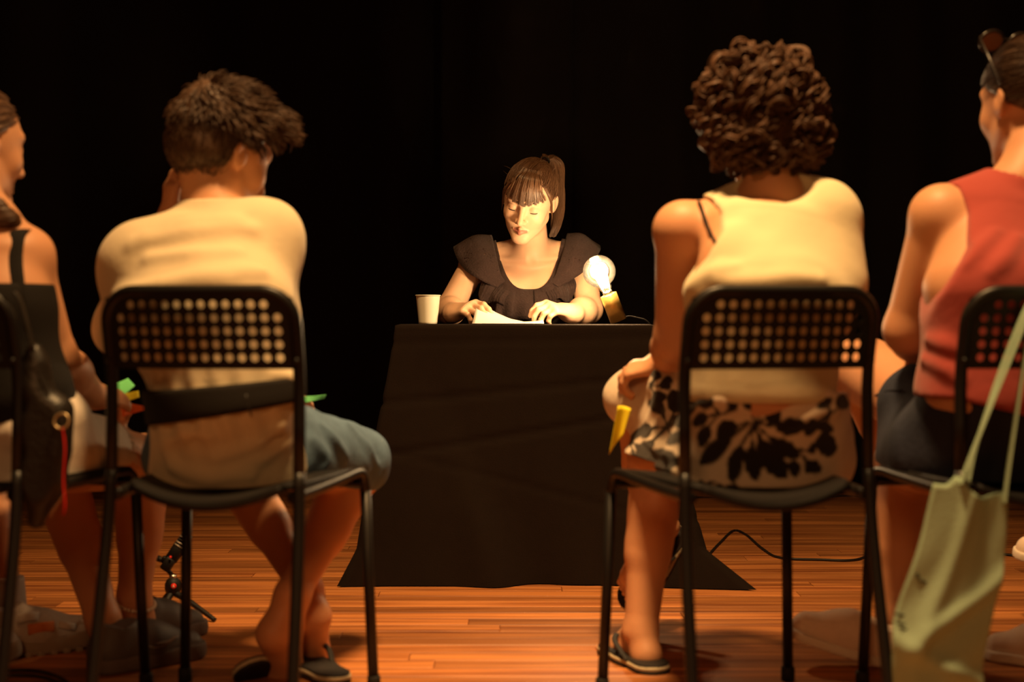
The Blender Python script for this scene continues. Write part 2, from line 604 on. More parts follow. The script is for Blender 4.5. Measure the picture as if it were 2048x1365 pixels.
def rot_xyz(a, b, c):
    ca, sa, cb, sb, cc, sc_ = math.cos(a), math.sin(a), math.cos(b), math.sin(b), math.cos(c), math.sin(c)
    Rx = np.array([[1, 0, 0], [0, ca, -sa], [0, sa, ca]]); Ry = np.array([[cb, 0, sb], [0, 1, 0], [-sb, 0, cb]])
    Rz = np.array([[cc, -sc_, 0], [sc_, cc, 0], [0, 0, 1]])
    return Rz @ Ry @ Rx

def head_prims(H, ears=True, detail=True):
    p = [H.el((0, -0.014, 0.028), (0.073, 0.094, 0.086)),
         H.el((0, 0.026, -0.006), (0.063, 0.066, 0.092), k=0.03),
         H.el((0, 0.036, -0.062), (0.047, 0.046, 0.040), k=0.03)]
    for s in (-1, 1):
        p.append(H.rc((s * 0.050, 0.006, -0.050), (s * 0.014, 0.074, -0.098), 0.017, 0.014, 0.02))
        p.append(H.el((s * 0.036, 0.060, -0.026), (0.023, 0.022, 0.022), k=0.025))
        p.append(H.rc((s * 0.010, 0.084, 0.030), (s * 0.044, 0.070, 0.030), 0.008, 0.008, 0.014))
    p.append(H.el((0, 0.078, -0.098), (0.016, 0.014, 0.014), k=0.018))
    if detail:
        for s in (-1, 1):
            p.append(sub(H.el((s * 0.031, 0.098, 0.006), (0.019, 0.016, 0.013), k=0.014)))
            p.append(H.el((s * 0.031, 0.0735, 0.004), (0.0145, 0.0135, 0.0125), k=0.005))
        p.append(H.rc((0, 0.084, 0.016), (0, 0.109, -0.030), 0.0065, 0.0085, 0.010))
        p.append(H.el((0, 0.106, -0.034), (0.0095, 0.010, 0.0085), k=0.008))
        for s in (-1, 1):
            p.append(H.el((s * 0.0115, 0.096, -0.037), (0.0075, 0.0095, 0.0070), k=0.006))
            p.append(sub(H.el((s * 0.0065, 0.102, -0.0435), (0.0035, 0.005, 0.003), k=0.003)))
        for s in (-1, 1):
            p.append(H.rc((0, 0.0935, -0.0605), (s * 0.021, 0.082, -0.0665), 0.0055, 0.003, 0.006))
            p.append(H.rc((0, 0.0925, -0.0725), (s * 0.019, 0.082, -0.0680), 0.0065, 0.003, 0.006))
        for s in (-1, 1):
            p.append(sub(H.rc((0, 0.1005, -0.0668), (s * 0.022, 0.088, -0.0672), 0.0020, 0.0012, 0.003)))
    else:
        p.append(H.rc((0, 0.084, 0.016), (0, 0.106, -0.034), 0.008, 0.012, 0.010))
    if ears:
        for s in (-1, 1):
            Re = rot_xyz(0.18, 0, s * 0.45)
            p.append(H.el((s * 0.078, -0.012, -0.006), (0.0065, 0.017, 0.028), Re, k=0.006))
            p.append(sub(H.el((s * 0.0875, -0.007, -0.002), (0.0068, 0.009, 0.017), Re, k=0.005)))
            p.append(H.el((s * 0.074, 0.000, -0.012), (0.008, 0.010, 0.018), k=0.008))
    return p

def hand_prims(wrist, d, n, thumb, curl=0.5, spread=0.25, scale=1.0, curls=None, thumb_dir=None):
    """d: wrist to knuckles, n: back of the hand, thumb: side on which the thumb sits"""
    d = nrm(d); n = nrm(n - d * (np.dot(n, d))); s = nrm(np.asarray(thumb, float) - d * np.dot(thumb, d) - n * np.dot(thumb, n))
    w = np.asarray(wrist, float); q = scale
    p = [ec(w + d * 0.012 * q, w + d * 0.082 * q, 0.026 * q, 0.017 * q, 0.040 * q, 0.015 * q, s, 0.015),
         rc(w - d * 0.02 * q, w + d * 0.02 * q, 0.024 * q, 0.022 * q, 0.02)]
    offs = (0.030, 0.010, -0.010, -0.029); lens = (0.072, 0.080, 0.074, 0.058); rad = (0.0092, 0.0095, 0.009, 0.008)
    for i in range(4):
        c = curls[i] if curls is not None else curl
        base = w + d * (0.084 - 0.004 * abs(i - 1)) * q + s * offs[i] * q
        dd = nrm(d + s * (1.5 - i) * 0.12 * spread * 2)
        cur = base; ang = c * 0.75
        for j, fr in enumerate((0.46, 0.30, 0.24)):
            v = nrm(dd * math.cos(ang) - n * math.sin(ang))
            nx = cur + v * lens[i] * fr * q
            p.append(rc(cur, nx, rad[i] * (1 - 0.07 * j) * q, rad[i] * (1 - 0.07 * (j + 1)) * q, 0.004 if j else 0.006))
            cur = nx; ang += c * (1.0 if j == 0 else 0.7)
    tb = w + d * 0.022 * q + s * 0.026 * q
    td = nrm(d * 0.65 + s * 0.62 - n * 0.35) if thumb_dir is None else nrm(thumb_dir)
    t1 = tb + td * 0.042 * q
    td2 = nrm(td + d * 0.35 - s * 0.25)
    t2 = t1 + td2 * 0.032 * q
    t3 = t2 + nrm(td2 + d * 0.2 - s * 0.1) * 0.024 * q
    p += [rc(tb, t1, 0.015 * q, 0.0115 * q, 0.012), rc(t1, t2, 0.011 * q, 0.0095 * q, 0.004), rc(t2, t3, 0.0095 * q, 0.008 * q, 0.004)]
    return p

def foot_prims(ankle, d, up=(0, 0, 1), L=0.235, k=0.02):
    """bare foot: d points from heel to toes, up is the instep side"""
    d = nrm(d); u = nrm(np.asarray(up, float) - d * np.dot(up, d)); s = np.cross(d, u)
    a = np.asarray(ankle, float); q = L / 0.24
    heel = a - u * 0.050 * q - d * 0.028 * q
    ball = a - u * 0.062 * q + d * 0.125 * q
    p = [rc(a, heel, 0.032 * q, 0.031 * q, k), rc(heel, ball, 0.030 * q, 0.028 * q, k), rc(a + d * 0.015, ball, 0.030 * q, 0.026 * q, k),
         ec(heel + d * 0.08, ball, 0.030 * q, 0.022 * q, 0.043 * q, 0.018 * q, s, k)]
    for e in (-1, 1):
        p.append(el(a + s * e * 0.027 * q - u * 0.005, V(0.011, 0.011, 0.012) * q, None, 0.012))
    for i in range(5):
        o = (i - 2) * 0.0165 * q
        b = ball + s * o + d * (0.004 - abs(i - 1) * 0.004) * q
        p.append(rc(b, b + d * (0.048 - abs(i - 1) * 0.004) * q - u * 0.006 * q, 0.0105 * q, 0.0085 * q, 0.004))
    return p

def leg_prims(hip, knee, ankle, rt=0.078, rk=0.054, ra=0.033, calf=1.0, back=None):
    kn = np.asarray(knee, float); an = np.asarray(ankle, float); hp = np.asarray(hip, float)
    if back is None:
        back = nrm(hp - kn)
    ax = nrm(an - kn); bk = nrm(back - ax * (back @ ax))
    c = kn + (an - kn) * 0.30 + bk * 0.016
    R = frame_from(ax)
    L = np.linalg.norm(an - kn)
    return [rc(hp, kn, rt, rk, 0.03), el(kn, (rk, rk, rk), None, 0.02), rc(kn, kn + (an - kn) * 0.55, rk * 0.95, 0.044 * calf, 0.02),
            rc(kn + (an - kn) * 0.5, an, 0.043 * calf, ra, 0.02), el(c, (0.047 * calf, 0.050 * calf, L * 0.26), R, 0.02)]

def arm_prims(sh, elb, wr, rs=0.046, re=0.036, rw=0.024, delt=0.052):
    s, e, w = (np.asarray(x, float) for x in (sh, elb, wr))
    return [el(s, (delt, delt, delt), None, 0.03), rc(s, e, rs, re, 0.02), rc(e, e + (w - e) * 0.4, re, re * 1.02, 0.02), rc(e + (w - e) * 0.35, w, re * 1.0, rw, 0.02)]

def tubes_mesh(S, r0, r1=None, sides=3, prof=None):
    """many strands at once: S is (n, m, 3)"""
    S = np.asarray(S, float); n, m = S.shape[:2]
    T = np.gradient(S, axis=1); T /= (np.linalg.norm(T, axis=2, keepdims=True) + 1e-12)
    ref = np.zeros_like(T); ref[..., 2] = 1.0
    steep = np.abs(T[..., 2]) > 0.92
    ref[steep] = (1, 0.3, 0)
    u = np.cross(T, ref); u /= (np.linalg.norm(u, axis=2, keepdims=True) + 1e-12)
    for i in range(1, m):       # keep the frame from twisting
        v = u[:, i - 1] - T[:, i] * np.sum(u[:, i - 1] * T[:, i], 1, keepdims=True)
        u[:, i] = v / (np.linalg.norm(v, axis=1, keepdims=True) + 1e-12)
    w = np.cross(T, u)
    t = np.linspace(0, 1, m)
    r1 = r0 * 0.3 if r1 is None else r1
    rr = (r0 + (r1 - r0) * t ** 1.5) if prof is None else r0 * np.asarray(prof)
    a = 2 * PI * np.arange(sides) / sides
    vs = S[:, :, None, :] + rr[None, :, None, None] * (u[:, :, None, :] * np.cos(a)[None, None, :, None] + w[:, :, None, :] * np.sin(a)[None, None, :, None])
    base = (np.arange(n) * m * sides)[:, None, None]
    i = np.arange(m - 1)[None, :, None] * sides; k = np.arange(sides)[None, None, :]
    k2 = (k + 1) % sides
    f = np.stack([base + i + k, base + i + k2, base + i + sides + k2, base + i + sides + k], -1).reshape(-1, 4)
    return vs.reshape(-1, 3), f
# ------------------------------------------------------------------ the setting
def wood_material(name, use_object_random):
    m = bpy.data.materials.new(name); m.use_nodes = True
    nt = m.node_tree; b = nt.nodes['Principled BSDF']
    geo = nt.nodes.new('ShaderNodeNewGeometry')
    info = nt.nodes.new('ShaderNodeObjectInfo')
    comb = nt.nodes.new('ShaderNodeCombineXYZ')
    mul = nt.nodes.new('ShaderNodeMath'); mul.operation = 'MULTIPLY'; mul.inputs[1].default_value = 37.0
    nt.links.new(info.outputs['Random'], mul.inputs[0])
    nt.links.new(mul.outputs[0], comb.inputs[0]); nt.links.new(mul.outputs[0], comb.inputs[2])
    add = nt.nodes.new('ShaderNodeVectorMath'); add.operation = 'ADD'
    nt.links.new(geo.outputs['Position'], add.inputs[0]); nt.links.new(comb.outputs[0], add.inputs[1])
    mp = nt.nodes.new('ShaderNodeMapping'); mp.inputs['Scale'].default_value = (1.3, 34, 34)
    nt.links.new(add.outputs[0], mp.inputs[0])
    n = nt.nodes.new('ShaderNodeTexNoise'); n.inputs['Scale'].default_value = 1.4; n.inputs['Detail'].default_value = 6; n.inputs['Distortion'].default_value = 0.6
    nt.links.new(mp.outputs[0], n.inputs['Vector'])
    cr = nt.nodes.new('ShaderNodeValToRGB')
    e = cr.color_ramp.elements
    e[0].position = 0.30; e[0].color = (0.19, 0.054, 0.017, 1)
    e[1].position = 0.70; e[1].color = (0.62, 0.245, 0.075, 1)
    nt.links.new(n.outputs['Fac'], cr.inputs[0])
    hs = nt.nodes.new('ShaderNodeHueSaturation')
    rmp = nt.nodes.new('ShaderNodeMapRange'); rmp.inputs[3].default_value = 0.62; rmp.inputs[4].default_value = 1.35
    nt.links.new(info.outputs['Random'], rmp.inputs[0])
    nt.links.new(rmp.outputs[0], hs.inputs['Value'])
    nt.links.new(cr.outputs[0], hs.inputs['Color'])
    nt.links.new(hs.outputs[0], b.inputs['Base Color'])
    b.inputs['Roughness'].default_value = 0.42
    b.inputs['Specular IOR Level'].default_value = 0.4
    bp = nt.nodes.new('ShaderNodeBump'); bp.inputs['Strength'].default_value = 0.10; bp.inputs['Distance'].default_value = 0.002
    nt.links.new(n.outputs['Fac'], bp.inputs['Height']); nt.links.new(bp.outputs['Normal'], b.inputs['Normal'])
    return m

M['wood'] = wood_material('floor_wood', True)
floor = MB().box((0, 2.2, -0.035), (9.0, 9.2, 0.05)).build('floor', M['wood'], None, False)
tag(floor, 'dark varnished wooden stage floor of narrow boards', kind='structure')
# boards run across the picture
PW = 0.07
pl_v, pl_f = box((0, 0, 0), (1, PW - 0.0012, 0.012), None, 0.0008)
pl_me = mesh_data('plank', pl_v, pl_f, False); pl_me.materials.append(M['wood'])
prng = random.Random(3)
row = 0; y = 1.95
while y < 5.95:
    x = -2.75 + prng.uniform(-0.9, 0)
    while x < 2.75:
        L = prng.choice((1.1, 1.35, 1.6, 1.9))
        o = bpy.data.objects.new('plank', pl_me)
        COL.objects.link(o); o.parent = floor
        o.scale = (L - 0.0015, 1, 1)
        o.location = tuple(np.array([x + L / 2, y + PW / 2, -0.006 + prng.uniform(-0.0003, 0.0002)]) - OFF[floor.name])
        x += L
    y += PW; row += 1

M['wall_black'] = material('wall_black', (0.010, 0.008, 0.007), 0.9, 0.1)
wb = MB().box((0, 6.45, 2.0), (9.0, 0.1, 4.2)).build('wall_back', M['wall_black'], None, False)
tag(wb, 'black painted back wall of the stage behind the drapes', kind='structure')

M['drape'] = material('drape', (0.010, 0.0075, 0.0065), 0.9, 0.15, bump=0.25, bscale=40, sheen=0.03)

def drape(x0, x1, yc, seed, label):
    r = np.random.default_rng(seed)
    nx, nz = int((x1 - x0) / 0.02), 26
    xs = np.linspace(x0, x1, nx); zs = np.linspace(0.004, 3.9, nz)
    ph = r.uniform(0, 6.28, 4); fr = r.uniform(6, 22, 4)
    g = np.zeros((nz, nx, 3))
    for i, z in enumerate(zs):
        w = 0.035 * np.sin(xs * fr[0] + ph[0] + 0.2 * z) + 0.022 * np.sin(xs * fr[1] + ph[1] - 0.3 * z) + 0.014 * np.sin(xs * fr[2] + ph[2] + 0.5 * np.sin(z * 1.3))
        g[i, :, 0] = xs; g[i, :, 1] = yc + w * (1.15 - 0.12 * z); g[i, :, 2] = z
    vs, fs = sheet(g, 0.004)
    o = obj('stage_curtain', vs, fs, M['drape'])
    tag(o, label, 'curtain', 'black stage curtains')
    return o

drape(-4.2, -0.24, 6.00, 1, 'wide black stage curtain filling the back at the sitter in the tan shirt')
drape(-0.29, 0.25, 5.86, 5, 'narrow black stage curtain panel hanging behind the reading woman')
drape(0.22, 4.2, 6.01, 9, 'wide black stage curtain behind the curly-haired sitter and the glowing bulb')

# ------------------------------------------------------------------ chairs: tubular frame, perforated back
def round_rect_top(xh, z0, z1, y0, y1, rad, n=8):
    """inverted U in the chair's plane"""
    pts = [V(-xh, y0, z0)]
    for k in range(n + 1):
        a = PI - (PI / 2) * k / n
        pts.append(V(-xh + rad + rad * math.cos(a), 0, z1 - rad + rad * math.sin(a)))
    for k in range(n + 1):
        a = PI / 2 - (PI / 2) * k / n
        pts.append(V(xh - rad + rad * math.cos(a), 0, z1 - rad + rad * math.sin(a)))
    pts.append(V(xh, y0, z0))
    for p in pts[1:-1]:
        t = (p[2] - z0) / (z1 - z0); p[1] = y0 + (y1 - y0) * t
    return pts

def back_y(z):
    """how the back leans: straight at the kink, backwards above"""
    return 0.004 - 0.22 * max(0.0, z - 0.62) if z > 0.62 else 0.004 - (0.62 - z) * 0.02

def perforated_panel():
    rows, cols, pitch_x, pitch_z = 5, 14, 0.0214, 0.0222
    xc = -(cols - 1) * pitch_x / 2; zt = 0.7425
    vs = []; fs = []
    N = 16
    def surf(x, z):
        return V(x, back_y(z) - 0.004 - 0.016 * (1 - (x / 0.165) ** 2), z)
    pid = {}
    def pt(x, z):
        key = (round(x, 5), round(z, 5))
        if key not in pid:
            pid[key] = len(vs); vs.append(surf(x, z))
        return pid[key]
    xs = [xc + (i - 0.5) * pitch_x for i in range(cols + 1)]
    zs = [zt - (j - 0.5) * pitch_z for j in range(rows + 1)]
    for j in range(rows):
        for i in range(cols):
            cx = xc + i * pitch_x; cz = zt - j * pitch_z
            hw, hh = pitch_x / 2, pitch_z / 2
            out = []
            for k in range(N):
                a = 2 * PI * (k + 0.5) / N
                m = max(abs(math.cos(a)), abs(math.sin(a)))
                out.append((cx + hw * math.cos(a) / m, cz + hh * math.sin(a) / m))
            # corners exactly
            ring = [pt(*q) for q in out]
            if j == 0 and i in (0, cols - 1):
                fs.append(tuple(ring)); continue
            hole = []
            for k in range(N):
                a = 2 * PI * (k + 0.5) / N
                hole.append(pt(cx + 0.0072 * math.cos(a), cz + 0.0072 * math.sin(a)))
            for k in range(N):
                fs.append((ring[k], ring[(k + 1) % N], hole[(k + 1) % N], hole[k]))
            # fill the four cell corners left by the polygon ring
        # borders follow below
    for j in range(rows):
        for i in range(cols):
            cx = xc + i * pitch_x; cz = zt - j * pitch_z
            hw, hh = pitch_x / 2, pitch_z / 2
            for sx in (-1, 1):
                for sz in (-1, 1):
                    a = math.atan2(sz, sx)
                    ks = [k for k in range(N)]
                    p1 = (cx + sx * hw, cz + sz * hh * math.tan(PI / 4 - PI / N))
                    p2 = (cx + sx * hw * math.tan(PI / 4 - PI / N), cz + sz * hh)
                    q1, q2 = pt(*p1), pt(*p2); c_ = pt(cx + sx * hw, cz + sz * hh)
                    fs.append((q1, c_, q2) if sx * sz > 0 else (q2, c_, q1))
    # borders: side strips, bottom and top strip
    x0, x1 = xs[0], xs[-1]; z1_, z0_ = zs[0], zs[-1]
    def strip(xa, xb, za, zb, nx, nz):
        for a in range(nx):
            for b in range(nz):
                q = [pt(xa + (xb - xa) * u / nx, za + (zb - za) * w / nz) for u, w in ((a, b), (a + 1, b), (a + 1, b + 1), (a, b + 1))]
                fs.append(tuple(q))
    strip(-0.166, x0, 0.634, z1_, 1, 6); strip(x1, 0.166, 0.634, z1_, 1, 6)
    strip(x0, x1, 0.634, z0_, 14, 1)
    strip(-0.132, 0.132, z1_, 0.764, 12, 1)
    fs.append((pt(-0.166, z1_), pt(x0, z1_), pt(-0.132, z1_), pt(-0.132, 0.764), pt(-0.150, 0.7605)) if False else (pt(-0.166, z1_), pt(-0.132, z1_), pt(-0.132, 0.764), pt(-0.152, 0.759)))
    fs.append((pt(0.132, z1_), pt(0.166, z1_), pt(0.152, 0.759), pt(0.132, 0.764)))
    vs = np.array(vs)
    n = len(vs)
    back = vs.copy(); back[:, 1] += 0.004
    allf = [tuple(f) for f in fs] + [tuple(i + n for i in f[::-1]) for f in fs]
    # walls along edges used once
    cnt = {}
    for f in fs:
        for a, b in zip(f, f[1:] + f[:1]):
            cnt[(a, b)] = 1
    for (a, b) in list(cnt):
        if (b, a) not in cnt:
            allf.append((b, a, a + n, b + n))
    return np.concatenate([vs, back]), allf

def make_chair():
    root = empty('folding_style_chair', (0, 0, 0))
    root.name = 'perforated_chair'
    OFF[root.name] = np.zeros(3)
    R = 0.0105
    hx = 0.168
    for s in (-1, 1):
        pts = catmull([V(s * 0.178, -0.075, 0.012), V(s * 0.175, -0.045, 0.16), V(s * 0.171, -0.012, 0.34), V(s * hx, back_y(0.46), 0.46)], 5)
        leg = MB().tube(pts, R, 10).build('leg', M['black_metal'], root, True, False)
        MB().lathe([(0, 0), (0.0135, 0), (0.0135, 0.026), (0.011, 0.03), (0, 0.03)], 12, (s * 0.1782, -0.0755, 0.0)).build('foot_cap', M['rubber'], leg, True, False)
    top = round_rect_top(hx, 0.46, 0.7655, 0.0, 0.0, 0.055)
    full = [V(-hx, 0, 0.46), V(-hx, 0, 0.54), V(-hx, 0, 0.60), V(-hx, 0, 0.64)] + top[1:-1] + [V(hx, 0, 0.64), V(hx, 0, 0.60), V(hx, 0, 0.54), V(hx, 0, 0.46)]
    for p in full:
        p[1] = back_y(p[2]) - 0.012 * (1 - (p[0] / hx) ** 2) * (1 if p[2] > 0.7 else 0)
    MB().tube(full, R, 10).build('back_frame', M['black_metal'], root, True, False)
    v, f = perforated_panel()
    obj('backrest', v, f, M['black_plastic'], root, False, False)
    for s in (-1, 1):
        for z in (0.648,):
            Rm = frame_from((0, -1, 0))
            MB().lathe([(0, 0.004), (0.004, 0.0035), (0.0055, 0.001), (0.0055, -0.002)], 10, (s * hx, back_y(z) - R - 0.001, z), Rm).build('screw', M['black_metal'], root, True, False)
    # seat frame: side rails that bend down into the front legs
    for s in (-1, 1):
        rail = catmull([V(s * 0.1575, -0.002, 0.418), V(s * 0.166, 0.10, 0.421), V(s * 0.173, 0.22, 0.425), V(s * 0.178, 0.315, 0.428), V(s * 0.180, 0.345, 0.417), V(s * 0.1815, 0.358, 0.390)], 6)
        MB().tube(rail, R, 10).build('seat_rail', M['black_metal'], root, True, False)
        fr = [V(s * 0.1815, 0.358, 0.390), V(s * 0.187, 0.366, 0.2), V(s * 0.193, 0.376, 0.012)]
        leg = MB().tube(fr, R, 10).build('leg', M['black_metal'], root, True, False)
        MB().lathe([(0, 0), (0.0135, 0), (0.0135, 0.026), (0.011, 0.03), (0, 0.03)], 12, (s * 0.1932, 0.3765, 0.0)).build('foot_cap', M['rubber'], leg, True, False)
    MB().tube([V(-0.179, 0.335, 0.405), V(0.179, 0.335, 0.405)], 0.008, 8).build('cross_bar', M['black_metal'], root, True, False)
    # dished seat shell
    nx, ny = 25, 21
    g = np.zeros((ny, nx, 3))
    for j in range(ny):
        t = j / (ny - 1); yy = 0.012 + 0.335 * t
        half = 0.150 + 0.028 * t - 0.014 * max(0, 1 - t * 8) ** 2
        for i in range(nx):
            u = -1 + 2 * i / (nx - 1)
            dish = (0.032 * (1 - t) ** 1.2 + 0.010 * t) * (1 - u * u)
            edge = 0.004 * (1 - abs(u)) * 0
            lip = -0.02 * max(0, (t - 0.88) / 0.12) ** 2
            g[j, i] = V(u * half, yy - 0.02 * (1 - t) ** 4 * (1 - u * u), 0.434 - dish + lip + edge)
    v, f = sheet(g, 0.009)
    obj('seat', v, f, M['black_plastic'], root, True, False)
    rim = [g[0, i] + V(0, -0.001, -0.002) for i in range(nx)]
    MB().tube(rim, 0.0075, 8).build('seat_rim', M['black_plastic'], root, True, False)
    return root

def copy_tree(o, parent=None):
    c = o.copy(); COL.objects.link(c); c.parent = parent
    for ch in list(o.children):
        copy_tree(ch, c)
    return c

CH = {}
proto = make_chair()
for i, (key, x, y, deg, label) in enumerate((
        ('A', -1.003, 2.465, -16, 'black perforated metal chair at the frame edge with a black bag hung on its back'),
        ('B', -0.523, 2.415, -10, 'black perforated metal chair under the sitter in the tan shirt'),
        ('C', 0.452, 2.415, 14, 'black perforated metal chair under the curly-haired sitter in the patterned skirt'),
        ('D', 0.930, 2.44, 8, 'black perforated metal chair with a green tote hung on its back'))):
    c = proto if i == 0 else copy_tree(proto)
    c.location = (x, y, 0); c.rotation_euler = (0, 0, math.radians(deg))
    tag(c, label, 'chair', 'audience chairs in the front row')
    CH[key] = c

# ------------------------------------------------------------------ table, cloth and what lies on it
TZ = 0.700                     # wooden top; the cloth lies on it
T = empty('reading_table', (0.035, 4.13, 0))
tag(T, 'small square reading table hidden under the black cloth', 'table')
MB().box((0.0, 0, 0.685), (0.66, 0.46, 0.03), None, 0.004).build('tabletop', M['black_plastic'], T, False, False)
for sx in (-1, 1):
    for sy in (-1, 1):
        MB().box((sx * 0.295, sy * 0.195, 0.335), (0.04, 0.04, 0.67), None, 0.004).build('leg', M['black_plastic'], T, False, False)
M['table_cloth'] = material('table_cloth', (0.0115, 0.0072, 0.0055), 0.92, 0.12, var=0.15, vscale=30, bump=0.2, bscale=350)

def table_cloth():
    cx, cy = 0.035, 4.13
    hx, hy = 0.348, 0.243
    zt = 0.7045
    # perimeter parameter: corners sampled densely
    per = []
    def add_edge(a, b, n):
        for k in range(n):
            per.append(np.array(a) + (np.array(b) - np.array(a)) * k / n)
    add_edge((-hx, -hy), (hx, -hy), 120); add_edge((hx, -hy), (hx, hy), 60); add_edge((hx, hy), (-hx, hy), 90); add_edge((-hx, hy), (-hx, -hy), 60)
    per = np.array(per); n = len(per)
    # outward flare at floor level: swells at the corners
    ang = np.arctan2(per[:, 1] / hy, per[:, 0] / hx)
    m = 64
    grid = np.zeros((m, n, 3))
    for i in range(m):
        t = i / (m - 1)
        for j in range(n):
            x, y = per[j]
            # the cloth hangs to the floor in front and at the sides, short at the reader's side
            drop = 1.0 - 0.72 * min(1, max(0, (y + 0.02) / (hy * 0.9)))
            z = zt - (zt - 0.003) * t * drop
            cornr = (abs(x) / hx) ** 8 * (abs(y) / hy) ** 8          # 1 at corners
            nx = np.sign(x) * (abs(x) / hx) ** 14; ny = np.sign(y) * (abs(y) / hy) ** 14
            fl = 0.006 + 0.045 * t ** 1.3
            out = np.array([nx, ny]) * fl
            left_c = 0.085 if x < 0 else 0.10
            out += np.array([np.sign(x), 0.25 * np.sign(y)]) * (cornr if y < 0 else 0.0) * (left_c * t ** 1.1 + 0.10 * max(0, t - 0.86) / 0.14 * (1.0 if x > 0 else 0.35))
            # folds: soft vertical ones, stronger lower down, and slanting creases on the front
            u = x * 1.0 if abs(y) > hy * 0.98 else y
            fold = 0.010 * t * math.sin(14 * u + 1.2 + 2.0 * t) + 0.006 * t * math.sin(31 * u + 0.5 - 3 * t)
            if y < -hy * 0.98:
                # one deep slanting fold from the upper corner to the middle of the hem
                line = -0.26 + 0.27 * max(0, t - 0.15)
                d = x - line
                fold += 0.040 * min(1, max(0, t - 0.22) * 2.0) * (1 / (1 + math.exp(d * 55)) - 0.5) * math.exp(-(d / 0.16) ** 2)
                # two shallow cross creases
                for (c0, sl, a) in ((0.25, -0.10, 0.005), (0.42, -0.16, 0.006), (0.06, -0.02, 0.003), (0.62, 0.25, 0.003)):
                    e = (t - (c0 + sl * x / hx * 0.5)) / 0.012
                    fold += -a * math.exp(-e * e)
            out += np.array([nx, ny]) * fold
            grid[i, j] = V(cx + x + out[0], cy + y + out[1], z)
        # hem lies a little unevenly
    hem = grid[-1]
    # round the shoulder of the table edge
    rows = [grid[i] for i in range(m)]
    vs = []; fs = []
    inner = []
    for sc_ in (0.0, 0.5, 0.9, 0.975):
        ring = np.stack([cx + per[:, 0] * sc_, cy + per[:, 1] * sc_, np.full(n, zt + 0.0035)], 1)
        inner.append(ring)
    inner.append(np.stack([cx + per[:, 0] * 0.995, cy + per[:, 1] * 0.995, np.full(n, zt + 0.0022)], 1))
    allr = inner + rows
    vs = np.concatenate(allr)
    q = len(allr)
    F_ = []
    for i in range(q - 1):
        for j in range(n):
            k = (j + 1) % n
            F_.append((i * n + j, (i + 1) * n + j, (i + 1) * n + k, i * n + k))
    o = obj('tablecloth', vs, F_, M['table_cloth'])
    return tag(o, 'black cloth draped over the reading table down to the floor', 'tablecloth')
table_cloth()
TOP = 0.7082

# paper cup
c0 = P(856, 645, 4.15); c0[2] = TOP
prof = [(0.0, 0.003), (0.025, 0.003), (0.0262, 0.0), (0.0275, 0.0), (0.0352, 0.081), (0.0362, 0.0815), (0.0370, 0.0835), (0.0362, 0.0855), (0.0350, 0.085), (0.0345, 0.080), (0.0268, 0.006), (0.0, 0.006)]
cup = empty('paper_cup', c0)
tag(cup, 'white paper cup standing on the table beside the reading woman', 'cup')
MB().lathe([(0.0262, 0.0), (0.0275, 0.0005), (0.0280, 0.006), (0.0350, 0.0805), (0.0353, 0.0835)], 48).lathe([(0.0353, 0.0835), (0.0345, 0.0835), (0.0342, 0.080), (0.0266, 0.006)], 48).build('cup_body', M['cup'], cup, True, False)
MB().lathe([(0.0, 0.003), (0.0262, 0.003), (0.0262, 0.006), (0.0, 0.006)], 40).build('cup_bottom', M['cup'], cup, False, False)
MB().tube([V(0.0358 * math.cos(a), 0.0358 * math.sin(a), 0.083) for a in np.linspace(0, 2 * PI, 40, endpoint=False)], 0.0016, 8, closed=True).build('rim', M['cup'], cup, True, False)

# sheet of paper, its far edge curling up towards the reader's hand
def reading_sheet():
    g = np.zeros((16, 22, 3))
    for i in range(16):
        v = i / 15
        for j in range(22):
            u = j / 21
            px = 944 + (1088 - 944) * u + (10 - 12 * u) * v
            Y = 4.00 + 0.155 * v
            lift = np.interp(u, (0, 0.12, 0.3, 0.5, 0.72, 0.88, 1.0), (0.062, 0.050, 0.031, 0.014, 0.005, 0.008, 0.014)) * v ** 1.25
            g[i, j] = V((px - 1024) * Y / F, Y, TOP + 0.0015 + lift)
    v, f = sheet(g, 0.0006)
    o = obj('reading_sheet', v, f, M['paper_white'])
    return tag(o, 'white sheet of paper curling up between the reading woman\'s hands', 'paper')
reading_sheet()

